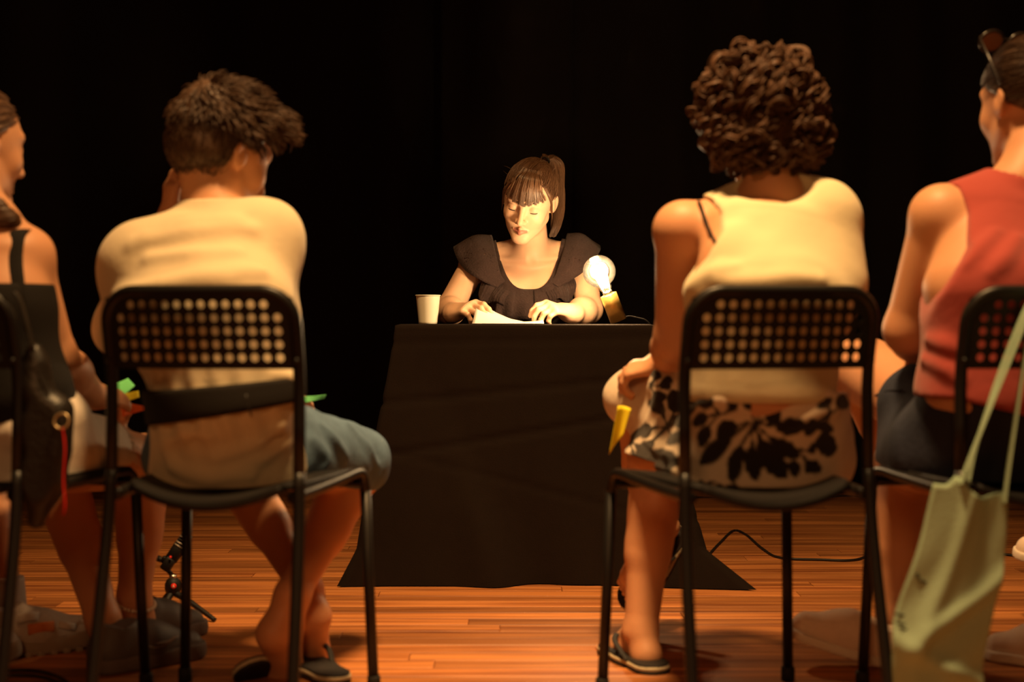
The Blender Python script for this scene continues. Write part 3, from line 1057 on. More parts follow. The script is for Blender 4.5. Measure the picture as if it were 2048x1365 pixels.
# lamp: brass tube leaning on its rim, clear globe bulb
def table_lamp():
    base = P(1237, 645, 3.97); base[2] = TOP
    ax = nrm(V(-0.36, -0.10, 0.90))
    Rm = frame_from(ax, (1, 0, 0))
    r = 0.0235
    low = r * math.sqrt(1 - ax[2] ** 2)
    c = base + V(0, 0, low + 0.0005)
    L = empty('table_lamp', base)
    tag(L, 'brass tube lamp with a glowing clear globe bulb on the table', 'lamp')
    h = 0.078
    MB().lathe([(0.0, 0.002), (r - 0.003, 0.002), (r, 0.0), (r, h), (r - 0.002, h + 0.001), (r - 0.003, h - 0.004), (0.0, h - 0.004)], 40, c, Rm).build('lamp_tube', M['brass'], L)
    MB().lathe([(0.0, h - 0.003), (0.0135, h - 0.003), (0.0135, h + 0.010), (0.0, h + 0.012)], 24, c, Rm).build('socket', M['steel'], L)
    # globe
    gm = bpy.data.materials.new('bulb_glass'); gm.use_nodes = True
    nt = gm.node_tree; nt.nodes.clear()
    out = nt.nodes.new('ShaderNodeOutputMaterial'); mix = nt.nodes.new('ShaderNodeMixShader')
    tr = nt.nodes.new('ShaderNodeBsdfTransparent'); tr.inputs[0].default_value = (1.0, 0.97, 0.90, 1)
    gl = nt.nodes.new('ShaderNodeBsdfGlossy'); gl.inputs['Roughness'].default_value = 0.08
    fr = nt.nodes.new('ShaderNodeFresnel'); fr.inputs['IOR'].default_value = 1.5
    df = nt.nodes.new('ShaderNodeBsdfTranslucent'); df.inputs[0].default_value = (1, 0.85, 0.6, 1)
    mix2 = nt.nodes.new('ShaderNodeMixShader')
    ns = nt.nodes.new('ShaderNodeTexNoise'); ns.inputs['Scale'].default_value = 420
    rp = nt.nodes.new('ShaderNodeMapRange'); rp.inputs[1].default_value = 0.45; rp.inputs[2].default_value = 0.75; rp.inputs[3].default_value = 0.0; rp.inputs[4].default_value = 0.015
    nt.links.new(ns.outputs[0], rp.inputs[0]); nt.links.new(rp.outputs[0], mix2.inputs[0])
    nt.links.new(tr.outputs[0], mix2.inputs[1]); nt.links.new(df.outputs[0], mix2.inputs[2])
    nt.links.new(fr.outputs[0], mix.inputs[0]); nt.links.new(mix2.outputs[0], mix.inputs[1]); nt.links.new(gl.outputs[0], mix.inputs[2])
    nt.links.new(mix.outputs[0], out.inputs[0])
    Rg = 0.0455; gc = h + 0.012 + 0.058
    prof = [(0.0125, h + 0.006), (0.0135, h + 0.012), (0.017, h + 0.020)]
    for k in range(4, 33):
        a = -PI / 2 + PI * k / 32
        prof.append((max(Rg * math.cos(a), 1e-4), gc + Rg * math.sin(a)))
    MB().lathe(prof, 40, c, Rm).build('bulb_glass', gm, L)
    fm = bpy.data.materials.new('filament_glow'); fm.use_nodes = True
    b = fm.node_tree.nodes['Principled BSDF']
    b.inputs['Base Color'].default_value = (1, 0.8, 0.5, 1)
    b.inputs['Emission Color'].default_value = (1.0, 0.66, 0.30, 1); b.inputs['Emission Strength'].default_value = 60
    fil = MB()
    for k in range(4):
        a = 2 * PI * k / 4
        p0 = V(0.006 * math.cos(a), 0.006 * math.sin(a), h + 0.022); p1 = V(0.013 * math.cos(a + 0.5), 0.013 * math.sin(a + 0.5), gc + 0.018)
        fil.tube([c + Rm @ p0, c + Rm @ ((p0 + p1) / 2 + V(0.003 * math.cos(a), 0.003 * math.sin(a), 0)), c + Rm @ p1], 0.0062, 8)
    fil.build('filament', fm, L)
    MB().tube([c + Rm @ V(0, 0, h + 0.008), c + Rm @ V(0, 0, gc + 0.004)], [0.005, 0.003], 10).build('stem', M['steel'], L)
    d = bpy.data.lights.new('bulb_light', 'POINT')
    d.energy = 30.0; d.color = (1.0, 0.68, 0.37); d.shadow_soft_size = 0.030
    lo = bpy.data.objects.new('bulb_light', d); COL.objects.link(lo)
    lo.location = tuple(c + Rm @ V(0, 0, gc - 0.004))
    # cord: out of the tube's foot, over the table edge and down behind the cloth
    e0 = c + Rm @ V(0.004, 0, 0.0)
    pts = catmull([e0, P(1256, 633, 3.98), P(1275, 636, 3.985), P(1293, 642, 3.99), P(1307, 662, 4.0), P(1316, 700, 4.02), P(1328, 800, 4.03), P(1345, 960, 4.12), P(1392, 1090, 4.2)], 8)
    MB().tube(pts, 0.0022, 8).build('cord', M['cable'], L)
table_lamp()
# ------------------------------------------------------------------ floor things
def floorpt(px, py, z=0.0):
    Y = (CAM_H - z) * F / (py - HOR)
    return V((px - 1024) * Y / F, Y, z)

# cable running over the floor from the table's hem
pts = [floorpt(1385, 1150, 0.004), floorpt(1418, 1110, 0.004), floorpt(1440, 1086, 0.004), floorpt(1467, 1062, 0.004), floorpt(1492, 1070, 0.004), floorpt(1525, 1098, 0.004), floorpt(1560, 1116, 0.004), floorpt(1640, 1120, 0.004), floorpt(1712, 1120, 0.004), floorpt(1765, 1100, 0.004), floorpt(1840, 1085, 0.004), floorpt(1930, 1098, 0.004), floorpt(2030, 1112, 0.004), floorpt(2120, 1120, 0.004)]
o = MB().tube(catmull(pts, 10), 0.0038, 8).build('power_cable', M['cable'])
tag(o, 'black cable looping over the floor out of the tablecloth hem', 'cable')
pts = [floorpt(1380, 996, 0.004), floorpt(1450, 993.5, 0.004), floorpt(1490, 995, 0.004), floorpt(1540, 992, 0.004), floorpt(1640, 992.5, 0.004), floorpt(1720, 992, 0.004)]
o = MB().tube(catmull(pts, 8), 0.004, 6).build('power_cable', M['cable'])
tag(o, 'thin cable lying along the foot of the stage curtain', 'cable')
for k, (dy, lab) in enumerate(((0, 'upper of two black cables curving over the floor by the trail shoe'), (11, 'lower of two black cables curving over the floor by the trail shoe'))):
    pts = [floorpt(-60, 1346 + dy, 0.004), floorpt(20, 1341 + dy, 0.004), floorpt(70, 1342 + dy, 0.004), floorpt(105, 1350 + dy, 0.004), floorpt(135, 1366 + dy, 0.004), floorpt(150, 1390 + dy, 0.004)]
    o = MB().tube(catmull(pts, 8), 0.0035, 8).build('floor_cable', M['cable'])
    tag(o, lab, 'cable', 'black cables on the floor')

# pocket tripod with a small sound recorder
def mini_tripod():
    foot_r = floorpt(430, 1243, 0.003); Yc = 3.44
    base = V((352 - 1024) * Yc / F, Yc, 0)
    hub = P(346, 1172, Yc)
    T_ = empty('mini_tripod', base)
    tag(T_, 'black pocket tripod with a red button standing on the floor', 'tripod')
    # rounded head with push button
    MB().lathe([(0.0, 0.021), (0.008, 0.020), (0.0155, 0.014), (0.0195, 0.004), (0.0195, -0.008), (0.016, -0.018), (0.010, -0.024), (0.0, -0.026)], 28, hub, frame_from((0.1, -0.2, 0.97))).build('ball_head', M['black_plastic'], T_)
    bd = nrm(V(0.12, -1, -0.05)); Rb = frame_from(bd)
    bc = P(349, 1169.5, Yc) + bd * 0.0165
    but = MB().lathe([(0, 0.004), (0.005, 0.004), (0.0062, 0.003), (0.0064, 0.0)], 20, bc, Rb).build('button', M['red_button'], T_)
    mk = MB()
    q = bc + bd * 0.0042
    for a, b in (((-0.0, 0.0035), (0.0, -0.0005)), ((0, 0.0015), (-0.0028, -0.0032)), ((0, 0.0015), (0.0028, -0.0032)), ((0, 0.0), (0, -0.0034))):
        mk.tube([q + Rb @ V(a[0], 0, 0) + V(0, 0, a[1]), q + Rb @ V(b[0], 0, 0) + V(0, 0, b[1])], 0.00045, 5)
    mk.build('emblem', M['paper_white'], but)
    MB().lathe([(0, 0.006), (0.0075, 0.005), (0.009, 0.0), (0.009, -0.003)], 18, hub + V(0.0, 0, 0.022), frame_from((0.1, -0.1, 1))).build('ball', M['steel'], T_)
    # three flat splayed legs
    feet = (foot_r, V(base[0] - 0.06, Yc + 0.05, 0.003), V(base[0] - 0.028, Yc - 0.06, 0.003))
    for k, ft in enumerate(feet):
        st = hub + V(0, 0, -0.018) + nrm((ft - hub) * V(1, 1, 0)) * 0.008
        d = ft - st
        bow = nrm(V(d[0], d[1], 0)) * 0.003 + V(0, 0, 0.003)
        pts = catmull([st, st + d * 0.25 + bow * 0.7, st + d * 0.55 + bow * 0.8, ft + V(0, 0, 0.002)], 6)
        MB().tube(pts, np.linspace(0.0085, 0.0058, len(pts)), 8).build('leg', M['black_plastic'], T_)
    # tilted holder and recorder, leaning back over the head
    ax = nrm(P(376, 1070, Yc) - P(330, 1140, Yc)); Rr = frame_from(ax, (0, -1, 0.0))
    cl = P(337, 1128, Yc)
    MB().box(cl, (0.030, 0.024, 0.034), Rr, 0.003).box(cl + Rr @ V(0.004, -0.015, 0.006), (0.012, 0.010, 0.012), Rr, 0.002).build('clamp', M['black_plastic'], T_)
    MB().tube([hub + V(0, 0, 0.022), cl - ax * 0.012], 0.0055, 10).build('stem', M['black_metal'], T_)
    MB().tube([cl + Rr @ V(0.0, -0.012, 0), cl + Rr @ V(0.0, -0.030, -0.004)], [0.006, 0.008], 10).build('clamp_knob', M['black_plastic'], T_)
    MB().lathe([(0, 0.003), (0.003, 0.002), (0.0032, 0)], 12, P(341, 1115, Yc - 0.018), frame_from((0, -1, 0))).build('lamp_dot', M['red_button'], T_)
    rec = empty('sound_recorder', P(350, 1112, Yc) )
    tag(rec, 'small dark sound recorder with ribbed grey head clamped on the pocket tripod', 'recorder')
    M['rec_grey'] = material('rec_grey', (0.22, 0.19, 0.16), 0.4, 0.5, metal=0.4)
    rb = P(352, 1105, Yc)
    MB().box(rb, (0.024, 0.030, 0.052), Rr, 0.005).build('body', M['black_plastic'], rec)
    for k in range(5):
        MB().box(rb + ax * (0.018 + k * 0.0075), (0.026, 0.027, 0.0052), Rr, 0.0018).build('rib', M['rec_grey'] if k != 2 else M['black_plastic'], rec)
    MB().box(rb + ax * 0.034, (0.018, 0.020, 0.036), Rr, 0.003).build('core', M['black_plastic'], rec)
    MB().lathe([(0, 0.012), (0.008, 0.010), (0.012, 0.003), (0.012, -0.006), (0.008, -0.012), (0, -0.013)], 16, P(372, 1098, Yc + 0.012), Rr).build('side_capsule', M['black_plastic'], rec)
mini_tripod()

# small earphone lead and clip lying by the tripod
pts = catmull([floorpt(338, 1226, 0.003), floorpt(345, 1219, 0.012), floorpt(351, 1224, 0.004), floorpt(343, 1232, 0.003), floorpt(340, 1222, 0.003), floorpt(352, 1217, 0.006), floorpt(373, 1238, 0.003)], 8)
o = MB().tube(pts, 0.0022, 6).build('microphone_lead', M['cable'])
tag(o, 'short black lead coiled on the floor at the pocket tripod', 'cable')

a_, b_ = floorpt(1592, 992.5), floorpt(1738, 992.5)  # flat pale blue strip painted in for the blue light at the curtain foot
o = MB().box(((a_[0] + b_[0]) / 2, a_[1], 0.001), (b_[0] - a_[0], 0.035, 0.0015), None, 0.0004).build('painted_light_strip', material('painted_blue_light', (0.30, 0.48, 0.80), 0.5, 0.4), None, False)
tag(o, 'pale blue strip painted as a line of light along the curtain foot', 'painted light')
# ------------------------------------------------------------------ people
def person_root(loc, label, group=None):
    r = empty('person', loc)
    return tag(r, label, 'person', group)

def scalp_points(H, n, seed, mask):
    """random points on the skull, local head coordinates, kept where mask(p) holds"""
    r = np.random.default_rng(seed)
    out = []
    c = V(0, -0.014, 0.028); rad = V(0.074, 0.095, 0.087)
    while len(out) < n:
        d = nrm(r.normal(size=3)); p = c + d * rad
        if mask(p): out.append(p)
    return np.array(out)

SK_C = V(0, -0.014, 0.028); SK_R = V(0.074, 0.095, 0.087)
def skull_push(p, lift):
    """keep strand points outside the skull"""
    q = (p - SK_C) / SK_R
    k = np.linalg.norm(q, axis=-1, keepdims=True)
    need = 1 + lift / 0.085
    s = np.where(k < need, need / np.maximum(k, 1e-6), 1)
    return SK_C + q * s * SK_R

def lace_material():
    m = material('lace_black', (0.032, 0.017, 0.015), 0.85, 0.2, var=0.25, vscale=90, bump=0.6, bscale=190, sheen=0.05)
    nt = m.node_tree
    b = nt.nodes['Principled BSDF']; out = nt.nodes['Material Output']
    geo = nt.nodes.new('ShaderNodeNewGeometry')
    vo = nt.nodes.new('ShaderNodeTexVoronoi'); vo.inputs['Scale'].default_value = 170
    lt = nt.nodes.new('ShaderNodeMath'); lt.operation = 'LESS_THAN'; lt.inputs[1].default_value = 0.30
    nt.links.new(geo.outputs['Position'], vo.inputs['Vector']); nt.links.new(vo.outputs['Distance'], lt.inputs[0])
    ns = nt.nodes.new('ShaderNodeTexNoise'); ns.inputs['Scale'].default_value = 26
    gt = nt.nodes.new('ShaderNodeMath'); gt.operation = 'GREATER_THAN'; gt.inputs[1].default_value = 0.60
    nt.links.new(geo.outputs['Position'], ns.inputs['Vector']); nt.links.new(ns.outputs['Fac'], gt.inputs[0])
    mu = nt.nodes.new('ShaderNodeMath'); mu.operation = 'MULTIPLY'
    nt.links.new(lt.outputs[0], mu.inputs[0]); nt.links.new(gt.outputs[0], mu.inputs[1])
    tr = nt.nodes.new('ShaderNodeBsdfTransparent'); mx = nt.nodes.new('ShaderNodeMixShader')
    nt.links.new(mu.outputs[0], mx.inputs[0]); nt.links.new(b.outputs[0], mx.inputs[1]); nt.links.new(tr.outputs[0], mx.inputs[2])
    nt.links.new(mx.outputs[0], out.inputs[0])
    return m
M['blouse'] = material('blouse', (0.030, 0.016, 0.014), 0.88, 0.2, var=0.25, vscale=80, bump=0.7, bscale=170, sheen=0.05)
M['lace'] = lace_material()

def speaker():
    root = person_root((0.05, 4.75, 0), 'woman with fringe and ponytail in a dark ruffled blouse reading at the table')
    yaw, pit = math.radians(15), math.radians(27)
    fwd = V(-math.sin(yaw) * math.cos(pit), -math.cos(yaw) * math.cos(pit), -math.sin(pit))
    H = Head(P(1058, 399, 4.30), fwd, (0.20, 0, 1), 0.99)
    rt = V(-1, 0, 0)
    nb = P(1062, 508, 4.42)
    head = head_prims(H)
    neck = [rc(H.w(0, -0.022, -0.055), nb, 0.050, 0.056, 0.03)]
    pel = V(0.055, 4.80, 0.50); wai = V(0.055, 4.66, 0.62); che = P(1058, 572, 4.46); upc = P(1060, 528, 4.46)
    shR, shL = P(952, 524, 4.45), P(1164, 520, 4.45)
    torso = [ec(pel, wai, 0.155, 0.11, 0.125, 0.095, rt, 0.04), ec(wai, che, 0.125, 0.095, 0.135, 0.100, rt, 0.04), ec(che, upc, 0.135, 0.098, 0.13, 0.075, rt, 0.04)]
    for s, sh in ((-1, shR), (1, shL)):
        torso.append(rc(nb + V(s * 0.02, 0.02, 0.010), sh + V(-s * 0.015, 0.01, 0.012), 0.040, 0.040, 0.03))
        torso.append(el(P(1058 + s * 40, 592, 4.385), (0.056, 0.050, 0.058), None, 0.045))
        torso.append(rc(nb + V(s * 0.016, -0.052, -0.022), sh + V(-s * 0.055, -0.040, 0.006), 0.0060, 0.0030, 0.020))
    eR, eL = P(897, 620, 4.335), P(1178, 620, 4.335)
    wR, wL = P(910, 626, 4.200), P(1140, 627, 4.185)
    arms = arm_prims(shR, eR, wR, 0.043, 0.039, 0.026, 0.050) + arm_prims(shL, eL, wL, 0.043, 0.039, 0.026, 0.050)
    hands = hand_prims(wR, V(0.52, -0.74, 0.20), V(-0.25, -0.35, 0.85), V(1, 0.1, -0.2), 0.75, 0.12, 0.96, curls=(0.62, 0.75, 0.85, 0.9), thumb_dir=V(0.8, -0.5, -0.25))
    hands += hand_prims(wL, V(-0.66, -0.60, 0.20), V(0.20, -0.40, 0.85), V(-1, 0.2, -0.2), 0.8, 0.12, 0.96, curls=(0.72, 0.85, 0.95, 1.0), thumb_dir=V(-0.85, -0.45, -0.2))
    legs = []
    for s in (-1, 1):
        legs += leg_prims(V(0.055 + s * 0.09, 4.78, 0.47), V(0.055 + s * 0.11, 4.36, 0.46), V(0.055 + s * 0.12, 4.45, 0.085), 0.075, 0.056)
        legs += foot_prims(V(0.055 + s * 0.12, 4.45, 0.085), V(s * 0.1, -1, 0))
    upper = torso + neck + arms + hands
    vp = []
    zc = H.w(0, 0, -0.115)[2]
    vp.append(surface(head + neck + torso, 0.0018, lo=(-9, -9, 0.945), hi=(9, 4.47, 9)))
    vp.append(surface(head + neck + torso, 0.004, lo=(-9, 4.466, 0.945), hi=(9, 9, 9)))
    vp.append(surface(upper, 0.0026, lo=(-9, -9, 0.70), hi=(9, 9, 0.947)))
    vp.append(surface(torso + legs, 0.008, lo=(-9, -9, -1), hi=(9, 9, 0.703)))
    v, f = merge(vp)
    # the head and the arms share one skin; the part of the arms above the seam is added here
    o = obj('body', v, f, [M['skin_fair'], M['lips'], M['lash']], root)
    L = H.loc(v)
    fc = L[f].mean(1)
    mi = np.zeros(len(f), np.int32)
    lipm = (np.abs(fc[:, 0]) < 0.0215) & (fc[:, 1] > 0.080) & (fc[:, 2] < -0.0575 + 0.0 * fc[:, 0]) & (fc[:, 2] > -0.0785 + 0.30 * np.abs(fc[:, 0])) & (fc[:, 2] < -0.0575 - 0.25 * np.abs(fc[:, 0]) + 0.0)
    mi[lipm] = 1
    o.data.polygons.foreach_set('material_index', mi)
    # lashes along the lowered lids
    for s in (-1, 1):
        pts = [H.w(s * (0.031 + 0.0150 * math.cos(a)), 0.0740 + 0.0125 * math.sin(a) ** 0.8 if math.sin(a) > 0 else 0.074, -0.0035 - 0.0025 * math.sin(a)) for a in np.linspace(0.05, PI - 0.05, 12)]
        prof = [0.0005 + 0.0009 * math.sin(PI * k / 11) for k in range(12)]
        MB().tube(pts, prof, 6).build('eyelash', M['lash'], root)
        pts = [H.w(s * x, y + 0.0005, z) for x, y, z in ((0.012, 0.093, 0.028), (0.024, 0.091, 0.033), (0.038, 0.083, 0.033), (0.050, 0.070, 0.027))]
        MB().tube(catmull(pts, 4), 0.0022, 6).build('eyebrow', M['hair_brown'], root)
    # ---------------- blouse
    xc, zb = 0.052, P(0, 579, 4.36)[2]
    def cut(D, X, Y, Z):
        u = np.abs(X - xc)
        edge = zb + 0.165 * np.clip((u) / 0.104, 0, 1.6) ** 3.2
        D = D + 0.0035 * np.sin((X - xc) * 95 + 6 * Z) * np.clip((zb + 0.01 - Z) * 12, 0, 1)
        D = D + 0.0012 * noise3(X, Y, Z, 140, 4)
        return np.maximum(D, (Z - edge) * 0.8)
    bl = inflate(torso[:3], 0.009) + inflate([t for t in torso[3:] if not (t[0] == 'rc' and t[3] < 0.02)], 0.008)
    v, f = surface(bl, 0.0028, lo=(-9, -9, 0.56), hi=(9, 9, 1.2), post=cut)
    obj('blouse', v, f, M['blouse'], root)
    def ruffle(rows, amp, name, freq=11, ph=0.0, mat='lace'):
        """rows: list of (inner, mid, outer) pixel+depth stations"""
        R_ = np.array([[P(*q) for q in row] for row in rows])
        nu, nv = 44, 14
        a = [catmull(R_[:, k], 10) for k in range(R_.shape[1])]
        n = len(a[0]); ii = np.linspace(0, n - 1, nu).astype(int)
        g = np.zeros((nu, nv, 3))
        for q, i in enumerate(ii):
            cr = catmull([a[k][i] for k in range(len(a))], 8)
            jj = np.linspace(0, len(cr) - 1, nv).astype(int)
            for w, j in enumerate(jj):
                t = w / (nv - 1)
                g[q, w] = cr[j] + V(0, -1, 0.25) * amp * t ** 1.4 * math.sin(q / nu * freq + ph)
        v, f = sheet(g, 0.0012)
        return obj(name, v, f, M[mat], root)
    ruffle([((978, 473, 4.50), (950, 474, 4.51), (916, 494, 4.50)), ((984, 472, 4.455), (948, 473, 4.435), (907, 497, 4.42)),
            ((990, 500, 4.395), (955, 496, 4.375), (918, 524, 4.375)), ((996, 527, 4.362), (968, 525, 4.345), (938, 547, 4.345)), ((1002, 550, 4.345), (985, 553, 4.335), (968, 565, 4.33)), ((1012, 564, 4.338), (1003, 568, 4.33), (995, 576, 4.325))], 0.006, 'sleeve_ruffle')
    ruffle([((1140, 470, 4.50), (1166, 472, 4.51), (1200, 492, 4.50)), ((1134, 469, 4.455), (1166, 470, 4.435), (1200, 502, 4.42)),
            ((1127, 500, 4.395), (1155, 494, 4.375), (1186, 522, 4.375)), ((1118, 530, 4.362), (1145, 526, 4.345), (1166, 546, 4.345)), ((1110, 552, 4.345), (1124, 553, 4.335), (1140, 562, 4.33)), ((1098, 567, 4.338), (1108, 569, 4.33), (1116, 574, 4.325))], 0.006, 'sleeve_ruffle', ph=1.0)
    ruffle([((972, 548, 4.36), (962, 568, 4.345), (957, 590, 4.34)), ((990, 560, 4.348), (978, 580, 4.325), (962, 612, 4.33)), ((1006, 570, 4.338), (990, 590, 4.318), (985, 604, 4.32)), ((1026, 577, 4.334), (1012, 596, 4.312), (1008, 612, 4.315))], 0.007, 'front_ruffle', 9, mat='blouse')
    ruffle([((1145, 550, 4.36), (1152, 568, 4.345), (1150, 585, 4.34)), ((1124, 560, 4.348), (1134, 582, 4.325), (1136, 606, 4.33)), ((1106, 570, 4.338), (1118, 588, 4.318), (1118, 598, 4.32)), ((1088, 577, 4.334), (1098, 596, 4.312), (1100, 610, 4.315))], 0.007, 'front_ruffle', 9, 2.0, mat='blouse')
    ruffle([((1000, 571, 4.342), (994, 600, 4.322), (990, 634, 4.322)), ((1022, 577, 4.336), (1018, 605, 4.305), (1014, 640, 4.31)), ((1050, 580, 4.334), (1048, 606, 4.30), (1046, 640, 4.305)), ((1078, 579, 4.336), (1082, 606, 4.305), (1086, 640, 4.31)), ((1104, 572, 4.342), (1112, 598, 4.322), (1118, 632, 4.322))], 0.007, 'front_ruffle', 26, 0.5, mat='blouse')
    # ---------------- hair: cap, fringe, tail
    cap = [H.el((0, -0.016, 0.030), (0.0775, 0.098, 0.0905))]
    def capcut(D, X, Y, Z):
        q = np.stack(np.broadcast_arrays(X - H.c[0], Y - H.c[1], Z - H.c[2]), -1) @ H.R / H.s
        x, y, z = q[..., 0], q[..., 1], q[..., 2]
        line = np.where(y > 0.0, 0.004 + 1.05 * np.clip(y, 0, 1) - 0.10 * np.clip(np.abs(x) - 0.03, 0, 1), 0.004 + 0.55 * y)
        return np.maximum(D, (line - z) * 0.7)
    v, f = surface(cap, 0.003, post=capcut)
    parts = [(v, f)]
    tie = V(-0.022, -0.088, 0.098)
    pts = scalp_points(H, 2800, 3, lambda p: p[2] > (0.012 + 1.05 * max(p[1], 0) if p[1] > 0 else 0.01 + 0.5 * p[1]) and p[1] > -0.09)
    r = np.random.default_rng(5)
    m = 12
    S = np.zeros((len(pts), m, 3))
    for i, p in enumerate(pts):
        for k in range(m):
            t = k / (m - 1)
            S[i, k] = p * (1 - t) + tie * t
    lift = r.uniform(0.004, 0.009, (len(pts), 1, 1))
    S = skull_push(S, lift)
    S += r.normal(0, 0.0006, S.shape)
    parts.append(tubes_mesh(np.einsum('ij,nmj->nmi', H.R, S * H.s) + H.c, 0.00075, 0.0006))
    # fringe fans out from a parting on top and ends above the eyes
    nF = 1500
    S = np.zeros((nF, 16, 3))
    for i in range(nF):
        u = r.uniform(-1, 1); dep = r.uniform(0, 1)
        a0 = u * 1.15
        root_ = V(-0.004 + 0.026 * math.sin(a0), 0.030 + 0.020 * math.cos(a0) - 0.016 * dep, 0.109 - 0.006 * u * u)
        clump = (round(u * 10 + 0.3 * math.sin(i)) ) / 10
        ux = 0.5 * u + 0.5 * clump
        end = V(ux * 0.062 + r.normal(0, 0.0016), 0.0985 - 0.032 * ux * ux, 0.016 + 0.016 * abs(ux) + abs(r.normal(0, 0.005)) + 0.0025 * math.sin(clump * 23))
        mid = V(ux * 0.050, 0.092 - 0.018 * ux * ux, 0.072 - 0.006 * u * u)
        cv = catmull([root_, root_ * 0.45 + mid * 0.55 + V(0, 0.004, 0.012), mid, end], 5)
        S[i] = skull_push(cv[np.linspace(0, len(cv) - 1, 16).astype(int)], 0.004 + 0.007 * dep)
        S[i] += nrm(V(ux, 0.8, 0.3)) * 0.003 * math.sin(clump * 17)
    parts.append(tubes_mesh(np.einsum('ij,nmj->nmi', H.R, S * H.s) + H.c, 0.00085, 0.0003))
    # swept side locks in front of the ears
    S = []
    for s in (-1, 1):
        for i in range(110):
            a = r.uniform(0, 1); e = r.uniform(0, 1)
            p0 = V(s * (0.028 + 0.030 * a), 0.050 - 0.03 * a, 0.098 - 0.03 * a)
            p1 = V(s * (0.064 + 0.006 * e), 0.050 - 0.01 * a, 0.045); p2 = V(s * (0.073 + 0.005 * e), 0.028 - 0.008 * a, 0.008)
            p3 = V(s * (0.074 + 0.006 * e), 0.018 - 0.012 * e, -0.022 - 0.03 * e * e)
            cv = catmull([p0, p1, p2, p3], 5); S.append(cv[np.linspace(0, len(cv) - 1, 12).astype(int)])
    S = skull_push(np.array(S), 0.003)
    parts.append(tubes_mesh(np.einsum('ij,nmj->nmi', H.R, S * H.s) + H.c, 0.0009, 0.0003))
    # ponytail, out of the tie and down behind the ear
    tw = H.w(*tie)
    spine = catmull([tw, P(1096, 312, 4.42), P(1112, 330, 4.45), P(1116, 372, 4.44), P(1117, 415, 4.42), P(1112, 450, 4.41), P(1103, 474, 4.41)], 6)
    n = 900; m = len(spine)
    S = np.zeros((n, m, 3))
    wid = np.interp(np.linspace(0, 1, m), (0, 0.12, 0.35, 0.7, 1), (0.006, 0.018, 0.024, 0.022, 0.010))
    for i in range(n):
        a = r.uniform(0, 6.28); q = math.sqrt(r.uniform(0, 1)); ln = 1 - 0.38 * r.uniform(0, 1) ** 2.2
        ofs = np.stack([np.cos(a) * q * wid, np.sin(a) * q * wid * 0.9, 0.25 * np.sin(a * 2) * q * wid], 1)
        w = 0.0035 * np.sin(np.linspace(0, 8, m) + round(a * 2))
        sp = spine.copy()
        if ln < 1:
            idx = np.linspace(0, (m - 1) * ln, m); sp = np.stack([np.interp(idx, np.arange(m), spine[:, c]) for c in range(3)], 1)
        S[i] = sp + ofs + np.stack([w, w * 0.5, 0 * w], 1)
    parts.append(tubes_mesh(S, 0.0008, 0.0003))
    # tuft standing up at the tie, and flyaways
    S = []
    for i in range(70):
        d = nrm(V(r.normal(0, 0.6), r.normal(-0.2, 0.3), 1)); L_ = r.uniform(0.012, 0.026)
        S.append([tw + V(0, 0, -0.006) + d * L_ * t + V(0.3, 0, -0.4) * 0.01 * t * t for t in np.linspace(0, 1, 6)])
    parts.append(tubes_mesh(np.array(S), 0.0008, 0.0003))
    S = []
    for i in range(40):
        p = scalp_points(H, 1, 100 + i, lambda p: p[2] > 0.05)[0]
        d = nrm(V(r.normal(0, 1), r.normal(0, 1), r.normal(0, 0.5)))
        S.append([p * 1.05 + d * 0.026 * t + nrm(p - SK_C) * 0.006 * math.sin(t * 2.6) for t in np.linspace(0, 1, 8)])
    S = skull_push(np.array(S), 0.008)
    parts.append(tubes_mesh(np.einsum('ij,nmj->nmi', H.R, S * H.s) + H.c, 0.0004, 0.0002))
    v, f = merge(parts)
    obj('hair', v, f, M['hair_brown'], root)
    MB().tube([tw + H.R @ V(0.012 * math.cos(a), 0.004, 0.012 * math.sin(a)) for a in np.linspace(0, 2 * PI, 16, endpoint=False)], 0.003, 6, closed=True).build('hair_tie', M['black_cloth'], root)
    # ring on the finger of the paper hand
    return root
speaker()
# ------------------------------------------------------------------ audience: seen from behind, on the front-row chairs
def floorpt2(px, py, z=0.0):
    Y = (CAM_H - z) * F / (py - HOR)
    return V((px - 1024) * Y / F, Y, z)

def ridge(prims, pix, r=0.006, k=0.022, sink=0.3, y0=2.2, y1=3.4):
    """a soft crease of cloth laid over the surface that the pixels show"""
    pts = [hit(prims, a, b, y0, y1) + V(0, r * sink, 0) for a, b in pix]
    pts = catmull(pts, 4); n = len(pts)
    rr = [r * (0.25 + 0.75 * math.sin(PI * i / (n - 1))) for i in range(n)]
    return [ch(pts, rr, k)]

